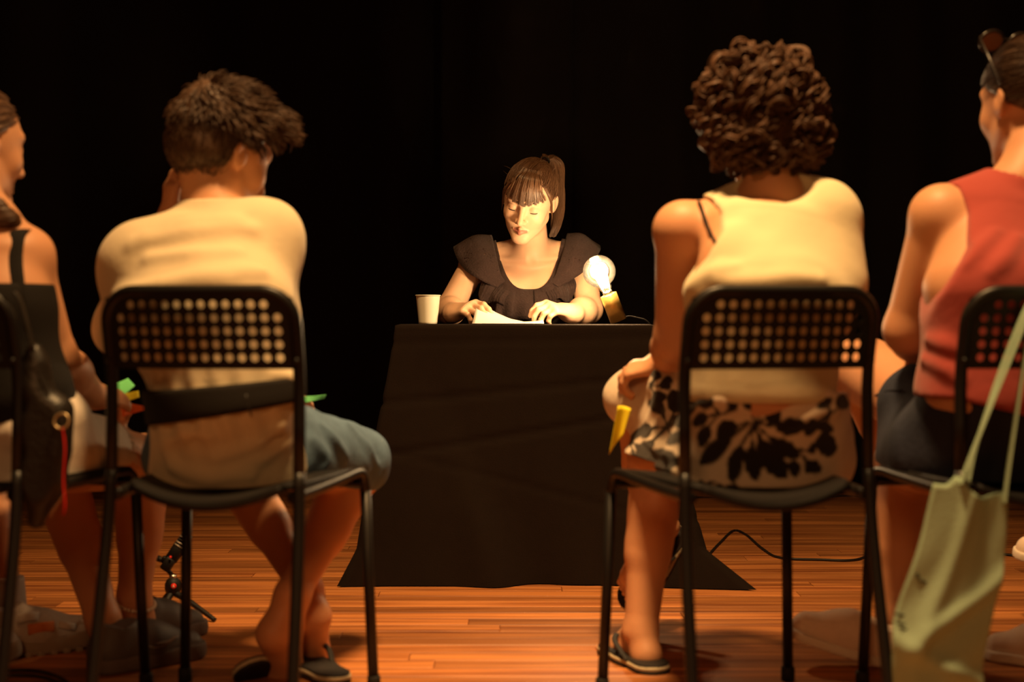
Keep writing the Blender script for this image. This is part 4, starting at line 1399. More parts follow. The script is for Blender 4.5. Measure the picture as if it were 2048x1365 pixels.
def shoe(root, heel, d, L, W, up_mat, sole_mat, up=(0, 0, 1), sole_h=0.028, top_h=0.085, name='shoe', lace_mat=None, toe_up=0.0, vox=0.0035):
    d = nrm(d); u = nrm(np.asarray(up, float) - d * np.dot(up, d)); s = np.cross(d, u)
    h = np.asarray(heel, float)
    A = lambda a, b, c=0.0: h + d * a + u * b + s * c
    uc = lambda X, Y, Z: (X - h[0]) * u[0] + (Y - h[1]) * u[1] + (Z - h[2]) * u[2]
    dc = lambda X, Y, Z: (X - h[0]) * d[0] + (Y - h[1]) * d[1] + (Z - h[2]) * d[2]
    w = W / 2
    up_pr = [rc(A(w * 0.9, 0.040), A(L * 0.5, 0.042), w * 0.86, w * 0.92, 0.02), rc(A(L * 0.5, 0.038), A(L - w * 0.80, 0.024 + toe_up), w * 0.92, w * 0.66, 0.03),
             rc(A(w * 1.05, 0.045), A(w * 1.15, top_h), w * 0.82, w * 0.80, 0.02), rc(A(w * 1.4, top_h - 0.015), A(L * 0.62, 0.045), w * 0.62, w * 0.60, 0.02)]
    v, f = surface(up_pr, vox, post=lambda D, X, Y, Z: np.maximum(np.maximum(D, sole_h * 0.6 - uc(X, Y, Z)), uc(X, Y, Z) - top_h - 0.012 * np.abs(dc(X, Y, Z) - w * 1.2) / w))
    sh = obj(name, v, f, up_mat, root)
    sp = [rc(A(w * 0.98, sole_h * 0.5), A(L * 0.55, sole_h * 0.5), w * 0.96, w * 0.90, 0.03), rc(A(L * 0.5, sole_h * 0.5), A(L - w * 1.02, sole_h * 0.5 + toe_up * 0.6), w * 0.92, w * 1.0, 0.03)]
    v, f = surface(sp, vox, post=lambda D, X, Y, Z: np.maximum(np.maximum(D, 0.001 + toe_up * np.clip((dc(X, Y, Z) - L * 0.65) / (L * 0.35), 0, 1) ** 2 - uc(X, Y, Z)), uc(X, Y, Z) - sole_h - toe_up * np.clip((dc(X, Y, Z) - L * 0.6) / (L * 0.4), 0, 1) ** 2))
    obj('sole', v, f, sole_mat, sh)
    if lace_mat is not None:
        for k in range(5):
            t = 0.40 + 0.07 * k; zz = 0.094 - 0.011 * k
            zz = min(zz, top_h + 0.012)
            wd = w * (0.55 + 0.03 * k)
            pts = [A(L * t, zz - 0.018, -wd), A(L * (t + 0.015), zz + 0.001, -wd * 0.4), A(L * (t + 0.02), zz + 0.003, 0), A(L * (t + 0.035), zz + 0.001, wd * 0.4), A(L * (t + 0.045), zz - 0.018, wd)]
            MB().tube(catmull(pts, 4), 0.0028, 6).build('lace', lace_mat, sh)
    return sh, A

def flip_flop(root, heel, d, L, up=(0, 0, 1), strap_from=0.45):
    d = nrm(d); u = nrm(np.asarray(up, float) - d * np.dot(up, d)); s = np.cross(d, u)
    h = np.asarray(heel, float)
    A = lambda a, b, c=0.0: h + d * a + u * b + s * c
    uc = lambda X, Y, Z: (X - h[0]) * u[0] + (Y - h[1]) * u[1] + (Z - h[2]) * u[2]
    sp = [rc(A(0.038, 0.008), A(L * 0.5, 0.008), 0.038, 0.037, 0.03), rc(A(L * 0.5, 0.008), A(L - 0.045, 0.008), 0.037, 0.046, 0.03)]
    def slab(t, a, b):
        return surface(inflate(sp, t), 0.0032, post=lambda D, X, Y, Z: np.maximum(np.maximum(D, a - uc(X, Y, Z)), uc(X, Y, Z) - b))
    v, f = slab(0.001, 0.007, 0.016)
    o = obj('flip_flop', v, f, M['flip_edge'], root)
    v, f = slab(0.0, 0.0155, 0.0205)
    obj('footbed', v, f, M['flip'], o)
    v, f = slab(0.0015, 0.0, 0.0075)
    obj('sole', v, f, M['flip'], o)
    for e in (-1, 1):
        pts = catmull([A(L * strap_from, 0.016, e * 0.036), A(L * 0.56, 0.042, e * 0.036), A(L * 0.68, 0.050, e * 0.018), A(L * 0.78, 0.020, e * 0.003)], 5)
        MB().tube(pts, [(0.0065, 0.0035)] * len(pts), 8).build('strap', M['flip'], o)
    return o, A

def band(prims, t, post, vox, name, mat, root):
    v, f = surface(inflate(prims, t), vox, post=post)
    return obj(name, v, f, mat, root)

# ================================================================== the sitter in the tan shirt
def boy():
    root = person_root((-0.52, 2.75, 0), 'sitter in a loose tan shirt and denim shorts with crossed bare legs')
    rt = nrm(V(1, -0.17, 0))
    nb = P(428, 428, 2.76)
    pel = P(458, 905, 2.66); wai = P(452, 800, 2.585); che = P(412, 630, 2.585); upc = P(410, 510, 2.68)
    shL, shR = P(281, 534, 2.69), P(522, 484, 2.71)
    yaw, pit = math.radians(45), math.radians(20)
    H = Head(P(446, 310, 2.79), V(math.sin(yaw) * math.cos(pit), math.cos(yaw) * math.cos(pit), -math.sin(pit)), (0.06, -0.05, 1), 0.985)
    head = head_prims(H, detail=False)
    neck = [rc(H.w(0, -0.028, -0.045), nb, 0.049, 0.056, 0.03)]
    torso = [ec(pel, wai, 0.126, 0.105, 0.112, 0.098, rt, 0.04), ec(wai, che, 0.112, 0.098, 0.140, 0.102, rt, 0.04), ec(che, upc, 0.142, 0.102, 0.130, 0.078, rt, 0.04),
             rc(nb, shL + V(0.02, 0, 0.005), 0.046, 0.040, 0.03), rc(nb, shR + V(-0.02, 0, 0.005), 0.046, 0.042, 0.03)]
    eL, eR = P(268, 655, 2.84), P(540, 735, 2.84)
    wL, wR = P(338, 452, 2.86), P(560, 800, 3.02)
    arms = arm_prims(shL, eL, wL, 0.044, 0.036, 0.025, 0.050) + arm_prims(shR, eR, wR, 0.044, 0.036, 0.025, 0.050)
    hands = hand_prims(wL, V(0.10, -0.10, 1), V(-0.85, -0.5, 0.1), V(0.3, 0.9, 0), 0.45, 0.15, 0.95)
    hands += hand_prims(wR, V(0.25, 0.95, -0.05), V(0, -0.2, 1), V(-1, 0.3, 0), 0.5, 0.2, 0.95)
    hipL, hipR = P(375, 905, 2.72), P(540, 905, 2.72)
    kL, kR = P(452, 905, 3.08), P(722, 930, 3.06)
    aL, aR = P(612, 1180, 2.93), P(585, 1190, 2.82)
    legs = leg_prims(hipL, kL, aL, 0.076, 0.055, 0.030) + leg_prims(hipR, kR, aR, 0.076, 0.055, 0.031)
    # feet tucked back on their toes, heels up
    fdR = nrm(V(-0.05, 0.52, -1)); fuR = V(0, 1, 0.5)
    fdL = nrm(V(0.10, 0.50, -1)); fuL = V(0, 1, 0.5)
    hbR = P(548, 1268, 2.80); hbL = P(628, 1232, 2.90)
    def tuck(an, hb, toe):
        ball = hb + (toe - hb) * 0.68
        return [rc(an, hb, 0.030, 0.033, 0.02), rc(hb, ball, 0.031, 0.034, 0.02), rc(an, ball, 0.030, 0.030, 0.02), rc(ball, toe, 0.030, 0.022, 0.02)]
    legs += tuck(aR, hbR, P(580, 1372, 2.92)) + tuck(aL, hbL, P(622, 1336, 3.00))
    body = torso + neck + head + arms + hands + legs
    v, f = surface(body, 0.0042, post=seat_cut)
    obj('body', v, f, M['skin'], root)
    # ---- shirt: wide, to the elbow, tail over the seat
    sh = inflate(torso, 0.013)
    sh[0] = ec(pel + V(0, 0, -0.02), wai, 0.146, 0.154, 0.126, 0.126, rt, 0.04)
    slv = [rc(shL, eL + V(0, -0.05, 0), 0.056, 0.054, 0.09), rc(eL + V(0, -0.05, 0), eL + V(0.0, 0.01, -0.012), 0.054, 0.048, 0.05), rc(shR, P(528, 640, 2.72), 0.054, 0.056, 0.09), rc(P(528, 640, 2.72), P(530, 740, 2.80), 0.056, 0.055, 0.06),
           el(shL, (0.053, 0.053, 0.048), None, 0.08), el(shR + V(0.004, 0, 0.006), (0.053, 0.053, 0.054), None, 0.08)]
    base = sh + slv
    fold = []
    fold += ridge(base, [(300, 475), (350, 457), (410, 447), (470, 445)], 0.009, 0.03)
    fold += ridge(base, [(270, 492), (340, 478), (410, 466), (500, 462)], 0.011, 0.03)
    fold += ridge(base, [(300, 520), (380, 512), (470, 508)], 0.007, 0.03)
    fold += ridge(base, [(206, 660), (222, 615), (270, 586), (350, 570), (450, 566)], 0.011, 0.03)
    fold += ridge(base, [(330, 575), (420, 556), (520, 545)], 0.009, 0.03)
    fold += ridge(base, [(318, 860), (350, 930), (420, 958)], 0.008, 0.022)
    fold += ridge(base, [(325, 890), (370, 868), (420, 872)], 0.011, 0.025)
    fold += ridge(base, [(430, 915), (500, 890), (560, 850), (592, 815)], 0.010, 0.022)
    fold += ridge(base, [(470, 940), (540, 905), (590, 870)], 0.009, 0.022)
    fold += ridge(base, [(345, 935), (420, 950), (500, 948)], 0.008, 0.022)
    fold += ridge(base, [(545, 752), (575, 758), (588, 775)], 0.012, 0.02)
    ax0 = nb + V(0, 0.01, 0); ax1 = H.w(0, -0.03, -0.05)
    def cut(D, X, Y, Z):
        neckd = prim_eval(rc(ax0 + V(0, 0.01, 0.0), ax1 + V(0, 0.01, 0.06), 0.057, 0.075, 0.01), X, Y, Z)
        D = smax(D, -neckd, 0.006)
        D = np.maximum(D, Z - (P(0, 400, 2.74)[2]))
        gather = np.exp(-((Z - P(0, 822, 2.55)[2]) / 0.06) ** 2)
        D = D + 0.0035 * noise3(X, Y, Z, 42, 2) + gather * 0.004 * np.sin(X * 150 + 30 * Z)
        D = D + 0.004 * gather
        return np.maximum(D, 0.418 - Z)
    v, f = surface(base + fold, 0.0042, post=cut)
    obj('shirt', v, f, M['tee'], root)
    # collar seam of the shirt
    # ---- belt bag round the waist
    zl, zr = P(300, 818, 2.5)[2], P(590, 782, 2.5)[2]; xl, xr = P(300, 818, 2.5)[0], P(590, 782, 2.5)[0]
    def bandcut(D, X, Y, Z):
        c = zl + (zr - zl) * (X - xl) / (xr - xl)
        hw = 0.031 - 0.009 * (X - xl) / (xr - xl)
        return smax(D, np.abs(Z - c) - hw, 0.006)
    b = band([sh[0], sh[1]], 0.009, bandcut, 0.004, 'belt_bag', M['black_cloth'], root)
    pts = [hit(inflate([sh[0], sh[1]], 0.009), 492 + 10 * t, 790 + 42 * t) + V(0, -0.001, 0) for t in np.linspace(0, 1, 6)]
    MB().tube(pts, 0.0016, 6).build('seam', M['black_leather'], b)
    # ---- denim shorts
    den = [ec(pel + V(0, 0.02, -0.03), pel + V(0, 0.03, 0.06), 0.135, 0.10, 0.13, 0.10, rt, 0.03), rc(hipR + V(0.01, 0.02, 0.0), kR + V(-0.004, -0.01, 0.008), 0.100, 0.074, 0.03), rc(hipL, kL * 0.85 + hipL * 0.15, 0.086, 0.070, 0.03)]
    dn = den + ridge(den, [(640, 850), (665, 880), (690, 915)], 0.010, 0.02, y1=3.3) + ridge(den, [(620, 880), (650, 915), (640, 940)], 0.010, 0.02, y1=3.3) + ridge(den, [(690, 850), (730, 890), (755, 930)], 0.007, 0.02, y1=3.3)
    kd = nrm(kR - hipR); kd2 = nrm(kL - hipL)
    def dcut(D, X, Y, Z):
        D = D + 0.006 * noise3(X, Y, Z, 38, 8)
        e = (X - kR[0]) * kd[0] + (Y - kR[1]) * kd[1] + (Z - kR[2]) * kd[2]
        return np.maximum(np.maximum(D, e - 0.075), 0.424 - Z - np.clip((Y - 2.72), 0, 0.3) * 0.25)
    v, f = surface(dn, 0.0042, post=dcut)
    obj('denim_shorts', v, f, M['denim'], root)
    # ---- flip-flops hanging off the tucked feet
    flip_flop(root, P(500, 1322, 2.80) + V(-0.005, -0.02, -0.012), V(0.16, 0.62, -0.32), 0.22, (-0.55, 0.10, 1))
    flip_flop(root, floorpt2(690, 1372) + V(-0.01, 0, 0.0), V(-0.52, 0.80, 0.02), 0.24, (0.05, 0, 1))
    # ---- hair: cropped at the neck, long and pushed forwards on top
    def hm(p):      # hairline in head coordinates
        if p[1] > 0.035: return p[2] > 0.062 + (p[1] - 0.03) * 0.15
        if abs(p[0]) > 0.058 and -0.022 < p[1] < 0.04: return p[2] > 0.022
        if p[1] > -0.025: return p[2] > 0.022
        return p[2] > -0.060 + 0.35 * max(0, p[1] + 0.09)
    cap = [H.el((0, -0.018, 0.030), (0.082, 0.104, 0.094)), H.el((0, -0.052, -0.010), (0.072, 0.062, 0.058), k=0.03), H.el((0, -0.02, 0.070), (0.083, 0.100, 0.062), k=0.03),
           H.el((0.0, 0.0, 0.094), (0.062, 0.082, 0.044), k=0.03), H.el((0.005, 0.060, 0.096), (0.050, 0.040, 0.030), k=0.03)]
    def capcut(D, X, Y, Z):
        q = np.stack(np.broadcast_arrays(X - H.c[0], Y - H.c[1], Z - H.c[2]), -1) @ H.R / H.s
        x, y, z = q[..., 0], q[..., 1], q[..., 2]
        D = D + 0.0045 * noise3(x * 1.0, y, z, 95, 12) * np.clip((z - 0.02) * 18, 0, 1) + 0.0015 * noise3(x, y, z, 260, 5)
        line = np.where(y > 0.035, 0.060 + (y - 0.03) * 0.15, np.where(y > -0.022, 0.016, -0.078 + 0.42 * np.clip(y + 0.09, 0, 1) + 0.22 * np.abs(x))) + 0.003 * noise3(x, y, z, 120, 7)
        return smax(D, (line - z) * 0.8, 0.01)
    v, f = surface(cap, 0.0038, post=capcut)
    parts = [(v, f)]
    r = np.random.default_rng(11)
    pts = scalp_points(H, 4200, 21, hm)
    m = 8; S = np.zeros((len(pts), m, 3))
    whorl = V(0.01, -0.075, 0.085)
    cl = scalp_points(H, 90, 22, hm)
    for i, p in enumerate(pts):
        up_ = np.clip((p[2] - 0.015) / 0.06, 0, 1)
        c = cl[np.argmin(((cl - p) ** 2).sum(1))]
        flow = nrm(0.6 * nrm(p - whorl) + V(0, 0.5, 0) * up_ + V(0, -0.2, -0.6) * (1 - up_)) + nrm(r.normal(size=3)) * 0.14
        ang = math.sin(c[0] * 400 + c[1] * 250 + c[2] * 310)
        flow = flow + V(ang, 0.3 * ang, 0.2) * 0.5 * up_
        L_ = (0.014 + 0.028 * up_ + (0.012 if p[1] > 0.02 else 0)) * r.uniform(0.7, 1.1)
        out = nrm((p - SK_C) / SK_R ** 2)
        lift = (0.004 + 0.010 * up_) * r.uniform(0.6, 1.2)
        for k in range(m):
            t = k / (m - 1)
            S[i, k] = p + nrm(flow) * L_ * t + out * (0.004 + lift * math.sin(t * 2.2) + 0.016 * up_) + (c - p) * 0.35 * t * up_
    S = skull_push(S, r.uniform(0.008, 0.015, (len(S), 1, 1)) + 0.011 * np.clip((0.03 - pts[:, 2]) / 0.05, 0, 1)[:, None, None])
    parts.append(tubes_mesh(np.einsum('ij,nmj->nmi', H.R, S * H.s) + H.c, 0.0017, 0.0006))
    # quiff
    nq = 260; S = np.zeros((nq, 10, 3))
    for i in range(nq):
        u = r.uniform(-1, 1); c_ = round(u * 5) / 5; a = r.uniform(0, 1)
        p0 = V(u * 0.05, 0.035 + 0.03 * a, 0.108 - 0.01 * u * u - 0.012 * a)
        p1 = V((0.5 * u + 0.5 * c_) * 0.052, 0.080 + 0.010 * a, 0.120 - 0.028 * a + 0.006 * math.sin(9 * c_))
        p2 = V((0.4 * u + 0.6 * c_) * 0.054 + 0.004, 0.100 + 0.008 * math.sin(7 * c_), 0.096 - 0.03 * a + 0.006 * math.cos(11 * c_))
        p3 = p2 + V(0.004 * math.sin(5 * c_), 0.006, -0.014)
        cv = catmull([p0, p1, p2, p3], 4); S[i] = cv[np.linspace(0, len(cv) - 1, 10).astype(int)]
    parts.append(tubes_mesh(np.einsum('ij,nmj->nmi', H.R, S * H.s) + H.c, 0.0018, 0.0006))
    v, f = merge(parts)
    obj('hair', v, f, M['hair_boy'], root)
    return root
boy()

# ================================================================== the curly-haired sitter
LEAVES = []
def leaf_spray(cx, cy, items):
    for (ex, ey, w) in items:
        LEAVES.append((cx, cy, ex, ey, w * 1.25))
leaf_spray(1508, 845, [(1432, 873, 13), (1400, 930, 13), (1462, 965, 11), (1512, 962, 13), (1548, 925, 14), (1572, 958, 16), (1560, 820, 14), (1612, 850, 13), (1600, 915, 12), (1480, 790, 7), (1520, 800, 6)])
leaf_spray(1660, 830, [(1640, 800, 12), (1650, 868, 15), (1690, 790, 10), (1655, 915, 16), (1610, 870, 8)])
leaf_spray(1335, 855, [(1262, 875, 5), (1362, 882, 14), (1300, 800, 9), (1350, 780, 12), (1272, 930, 9), (1362, 835, 9), (1390, 800, 7)])
leaf_spray(1260, 880, [(1360, 928, 13), (1340, 945, 9), (1290, 945, 8), (1300, 850, 8)])
leaf_spray(1340, 690, [(1318, 706, 5), (1330, 716, 5), (1348, 712, 6)])
leaf_spray(1300, 770, [(1310, 740, 9), (1330, 800, 9), (1345, 760, 9)])
leaf_spray(1440, 830, [(1395, 800, 10), (1385, 850, 9), (1470, 800, 8), (1400, 895, 8)])
leaf_spray(1600, 900, [(1640, 945, 11), (1590, 955, 9), (1635, 890, 7)])
leaf_spray(1430, 965, [(1400, 985, 9), (1480, 980, 8)])

def skirt_material():
    m = material('printed_skirt', (0.66, 0.55, 0.42), 0.85, 0.15, bump=0.25, bscale=50, sheen=0.1)
    nt = m.node_tree; b = nt.nodes['Principled BSDF']
    at = nt.nodes.new('ShaderNodeAttribute'); at.attribute_name = 'print'
    mx = nt.nodes.new('ShaderNodeMix'); mx.data_type = 'RGBA'
    mx.inputs['A'].default_value = (0.66, 0.54, 0.42, 1); mx.inputs['B'].default_value = (0.018, 0.012, 0.010, 1)
    nt.links.new(at.outputs['Fac'], mx.inputs['Factor']); nt.links.new(mx.outputs['Result'], b.inputs['Base Color'])
    return m
M['skirt'] = skirt_material()

def curly():
    root = person_root((0.46, 2.75, 0), 'curly-haired sitter in a cream sleeveless top and leaf-print skirt with crossed legs')
    rt = nrm(V(1, 0.20, 0))
    nb = P(1545, 395, 2.71)
    pel = P(1525, 900, 2.66); wai = P(1522, 775, 2.585); che = P(1538, 600, 2.58); upc = P(1535, 475, 2.655)
    shL, shR = P(1362, 460, 2.69), P(1645, 440, 2.69)
    H = Head(P(1518, 243, 2.75), V(-0.22, 0.93, -0.18), (0.0, 0, 1), 0.94)
    head = head_prims(H, detail=False)
    neck = [rc(H.w(0, -0.028, -0.045), nb, 0.046, 0.052, 0.03)]
    torso = [ec(pel, wai, 0.150, 0.110, 0.120, 0.092, rt, 0.04), ec(wai, che, 0.120, 0.092, 0.138, 0.100, rt, 0.04), ec(che, upc, 0.138, 0.100, 0.125, 0.078, rt, 0.04),
             rc(nb, shL + V(0.02, 0, 0.005), 0.044, 0.040, 0.03), rc(nb, shR + V(-0.02, 0, 0.005), 0.044, 0.040, 0.03), el(P(1455, 525, 2.56), (0.045, 0.030, 0.055), None, 0.03)]
    eL, wL = P(1352, 678, 2.78), P(1335, 728, 2.96)
    eR, wR = P(1640, 690, 2.86), P(1500, 740, 3.02)
    arms = arm_prims(shL, eL, wL, 0.047, 0.041, 0.026, 0.051) + arm_prims(shR, eR, wR, 0.046, 0.040, 0.026, 0.046)
    hands = hand_prims(wL, V(-0.80, 0.45, -0.15), V(0.1, -0.45, 0.9), V(0.1, 1, 0), 0.75, 0.1, 1.0, curls=(0.5, 0.7, 0.9, 0.95))
    hands += hand_prims(wR, V(-0.9, 0.3, 0), V(0, 0, 1), V(0, 1, 0), 0.4, 0.1, 0.95)
    hipL, hipR = P(1452, 905, 2.72), P(1600, 900, 2.72)
    kL, kR = P(1312, 922, 3.05), P(1272, 796, 3.10)
    aL, aR = P(1282, 1262, 2.97), P(1300, 1055, 3.22)
    legs = leg_prims(hipL, kL, aL, 0.080, 0.056, 0.034, 1.06) + leg_prims(hipR, kR, aR, 0.080, 0.046, 0.032)
    fd = nrm(floorpt2(1226, 1300) - floorpt2(1300, 1340))
    legs += foot_prims(aL + V(0, 0, 0.0), V(fd[0], fd[1], -0.03), L=0.225)
    fd2 = nrm(V(-0.55, -0.15, -0.75))
    legs += foot_prims(aR, fd2, (-0.5, -0.6, 0.45), L=0.215)
    body = torso + neck + head + arms + hands + legs
    v, f = surface(body, 0.0042, post=seat_cut)
    obj('body', v, f, M['skin'], root)
    # ---- sleeveless top
    tk = inflate(torso[:4] if False else torso, 0.010) + [el(shR + V(0.0, 0.0, 0.0), (0.055, 0.055, 0.060), None, 0.04), rc(shR, P(1650, 560, 2.66), 0.052, 0.058, 0.08), rc(P(1650, 560, 2.66), P(1620, 680, 2.68), 0.054, 0.040, 0.07)]
    tk[0] = ec(pel + V(0, 0, 0.06), wai, 0.128, 0.095, 0.128, 0.104, rt, 0.04)
    tk[1] = ec(wai, che, 0.126, 0.104, 0.150, 0.112, rt, 0.04)
    fold = []
    fold += ridge(tk, [(1440, 560), (1500, 563), (1580, 556), (1640, 560)], 0.006, 0.03)
    fold += ridge(tk, [(1380, 575), (1430, 545), (1470, 535)], 0.008, 0.025)
    ax0 = nb + V(0, 0.01, 0); ax1 = H.w(0, -0.03, -0.05)
    xs_ = [P(a, 0, 2.62)[0] for a in (1400, 1432, 1440, 1432, 1402, 1378, 1360, 1340)]
    zs_ = [P(0, b, 2.62)[2] for b in (372, 398, 430, 470, 520, 548, 570, 640)]
    def tcut(D, X, Y, Z):
        edge = np.interp(Z, zs_[::-1], xs_[::-1])
        D = smax(D, edge - X, 0.006)
        neckd = prim_eval(el(P(1548, 352, 2.62), (0.088, 0.09, 0.052), None), X, Y, Z)
        D = smax(D, -neckd, 0.006)
        hem = P(0, 790, 2.55)[2]
        return np.maximum(D + 0.002 * noise3(X, Y, Z, 40, 3), hem - 0.012 - Z)
    v, f = surface(tk + fold, 0.0042, post=tcut)
    obj('sleeveless_top', v, f, M['tank'], root)
    # ---- dark shoulder strap on the bare shoulder
    bs = torso + arms + [el(shL, (0.051, 0.051, 0.051), None, 0.03)]
    pts = [hit(bs, a, b) + V(0, -0.002, 0.001) for a, b in ((1397, 404), (1399, 409), (1402, 416), (1407, 432), (1416, 456), (1424, 474), (1432, 488))]
    MB().tube(catmull(pts, 4), [(0.0035, 0.0022)] * (4 * 6 + 1), 8).build('shoulder_strap', M['black_cloth'], root)
    # ---- skirt over hips and both thighs
    sk = [ec(pel + V(0, 0.01, -0.015), pel + V(0, -0.065, 0.16), 0.168, 0.158, 0.146, 0.118, rt, 0.05), rc(hipL, kL + V(0.01, -0.02, 0.0), 0.096, 0.078, 0.05), rc(hipR, kR + V(0.006, 0, -0.006), 0.094, 0.056, 0.05),
          rc(hipR + V(-0.05, 0.08, 0.02), kR, 0.085, 0.052, 0.05), rc(P(1318, 735, 3.06), P(1244, 798, 3.10), 0.036, 0.034, 0.04), rc(P(1340, 760, 2.95), P(1325, 712, 2.98), 0.045, 0.022, 0.05)]
    fold = []
    fold += ridge(sk, [(1385, 820), (1440, 800), (1490, 812)], 0.012, 0.03)
    fold += ridge(sk, [(1570, 850), (1620, 835), (1670, 815)], 0.010, 0.03)
    fold += ridge(sk, [(1270, 905), (1310, 930), (1355, 945)], 0.011, 0.02)
    fold += ridge(sk, [(1295, 880), (1330, 905), (1365, 915)], 0.011, 0.02)
    fold += ridge(sk, [(1300, 840), (1330, 790), (1350, 750)], 0.012, 0.02)
    fold += ridge(sk, [(1325, 850), (1350, 810), (1368, 770)], 0.011, 0.02)
    fold += ridge(sk, [(1255, 900), (1270, 930), (1290, 948)], 0.010, 0.02)
    sd = nrm(aR - kR)
    def scut(D, X, Y, Z):
        D = D + 0.003 * noise3(X, Y, Z, 36, 6)
        top = P(0, 785, 2.52)[2] + 0.006 * np.sin(X * 60) + 0.35 * np.clip(0.40 - X, 0, 0.1)
        D = np.maximum(D, np.where(Y < 2.84, Z - top, -1.0))
        low = np.where(Y < 2.80, 0.418 - Z, np.where(X < 0.36, 0.455 - 0.12 * np.clip(Y - 2.80, 0, 0.15) / 0.15 * 0 - 0.02 - Z, 0.43 - Z))
        return np.maximum(D, low)
    v, f = surface(sk + fold, 0.0040, post=scut)
    o = obj('skirt', v, f, M['skirt'], root)
    s_ = F / 2.62 / (F / v[:, 1])
    # print: leaves radiating from stems, laid flat on the cloth
    px = 1024 + v[:, 0] * F / np.clip(v[:, 1], 2.5, 3.1); py = HOR + (CAM_H - v[:, 2]) * F / np.clip(v[:, 1], 2.5, 3.1)
    val = np.zeros(len(v))
    for (ax_, ay, bx, by, w) in LEAVES:
        dx, dy = bx - ax_, by - ay; L2 = dx * dx + dy * dy; L_ = math.sqrt(L2)
        t = ((px - ax_) * dx + (py - ay) * dy) / L2
        off = ((px - ax_) * -dy + (py - ay) * dx) / L_ - 6 * np.sin(np.clip(t, 0, 1) * PI)
        prof = np.where(t < 0.40, 3.0, 3.0 + w * np.sin(np.clip((t - 0.40) / 0.60, 0, 1) * PI) ** 0.75) * ((t > 0) & (t < 1.0)) + 1.5 * np.sin(px * 0.25 + py * 0.2)
        val = np.maximum(val, np.clip((prof - np.abs(off)) / 3.0 + 0.5, 0, 1) * ((t > 0) & (t < 1.0)))
    att = o.data.attributes.new('print', 'FLOAT', 'POINT'); att.data.foreach_set('value', val.astype(np.float32))
    # ---- flip-flops
    flip_flop(root, V(*(floorpt2(1318, 1352)[:2]), 0.0), V(fd[0], fd[1], 0), 0.245, strap_from=0.30)
    hl = aR - fd2 * 0.03
    n2 = nrm(V(-0.5, -0.6, 0.45) - fd2 * np.dot(V(-0.5, -0.6, 0.45), fd2))
    flip_flop(root, hl - n2 * 0.105 - fd2 * 0.02, fd2, 0.23, n2, strap_from=0.30)
    # ---- curls
    r = np.random.default_rng(31)
    hc = V(-0.004, -0.012, 0.020); hr = V(0.112, 0.112, 0.112)
    core = [H.el((-0.004, -0.018, 0.034), (0.112, 0.110, 0.102)), H.el((-0.004, -0.044, -0.056), (0.114, 0.076, 0.074), k=0.05)]
    def ccut(D, X, Y, Z):
        q = np.stack(np.broadcast_arrays(X - H.c[0], Y - H.c[1], Z - H.c[2]), -1) @ H.R / H.s
        D = D + 0.006 * noise3(q[..., 0], q[..., 1], q[..., 2], 80, 3)
        return smax(D, np.minimum((q[..., 1] - 0.045) * 0.8, (0.06 - q[..., 2] + 0.0)), 0.02)
    v, f = surface(core, 0.005, post=ccut)
    parts = [(v, f)]
    n = 620; m = 18
    S = np.zeros((n, m, 3)); i = 0
    while i < n:
        d = nrm(r.normal(size=3))
        low = r.uniform() < 0.42
        if low:
            if d[2] > 0.35 or d[2] < -0.80 or d[1] > 0.45: continue
            p0 = V(-0.004, -0.044, -0.050) + d * V(0.115, 0.078, 0.074) * r.uniform(0.92, 1.02)
        else:
            if d[1] > 0.55 and d[2] < 0.45: continue
            if d[2] < -0.35: continue
            p0 = V(-0.004, -0.018, 0.036) + d * V(0.112, 0.110, 0.102) * r.uniform(0.92, 1.0)
        tang = nrm(V(0, 0, -1) + d * 0.2 + r.normal(size=3) * 0.5); tang = nrm(tang - d * np.dot(tang, d) * 0.75)
        ub = nrm(np.cross(tang, d)); vb = np.cross(tang, ub)
        L_ = r.uniform(0.03, 0.07) * (0.6 if low else 1.0); cr = r.uniform(0.007, 0.016); tn = r.uniform(0.8, 1.7); ph = r.uniform(0, 6.28)
        t = np.linspace(0, 1, m)[:, None]
        crv = cr * (0.35 + 0.75 * np.sin(t * PI * 0.9))
        S[i] = p0 + tang * L_ * t + d * 0.010 * np.sin(t * PI) + crv * (np.cos(ph + t * tn * 6.28) * ub + np.sin(ph + t * tn * 6.28) * vb) - d * 0.020 * t * t * (1 if low else 0.2)
        i += 1
    allS = []
    for q in range(8):        # every curl is a lock of several fine strands
        of = r.normal(0, 0.0034, (n, 1, 3)) * np.linspace(0.6, 1.0, m)[None, :, None]
        ctr = S.mean(1, keepdims=True)
        allS.append(ctr + (S - ctr) * r.uniform(0.85, 1.18, (n, 1, 1)) + of)
    S = np.concatenate(allS)
    prof = 0.45 + 0.55 * np.sin(np.linspace(0.15, PI - 0.25, m))
    parts.append(tubes_mesh(np.einsum('ij,nmj->nmi', H.R, S * H.s) + H.c, 0.0022, sides=3, prof=prof))
    v, f = merge(parts)
    obj('hair', v, f, M['hair_curl'], root)
    return root
curly()
# ================================================================== the sitter at the frame's edge with the frayed shorts
def strands_back(H, n, seed, tie, mask, lift=(0.004, 0.009), rad=0.0016):
    r = np.random.default_rng(seed)
    pts = scalp_points(H, n, seed, mask)
    m = 12
    t = np.linspace(0, 1, m)[None, :, None]
    S = pts[:, None, :] * (1 - t) + np.asarray(tie)[None, None, :] * t
    S = skull_push(S, r.uniform(lift[0], lift[1], (n, 1, 1))) + r.normal(0, 0.0006, S.shape)
    return tubes_mesh(np.einsum('ij,nmj->nmi', H.R, S * H.s) + H.c, rad, rad * 0.7)

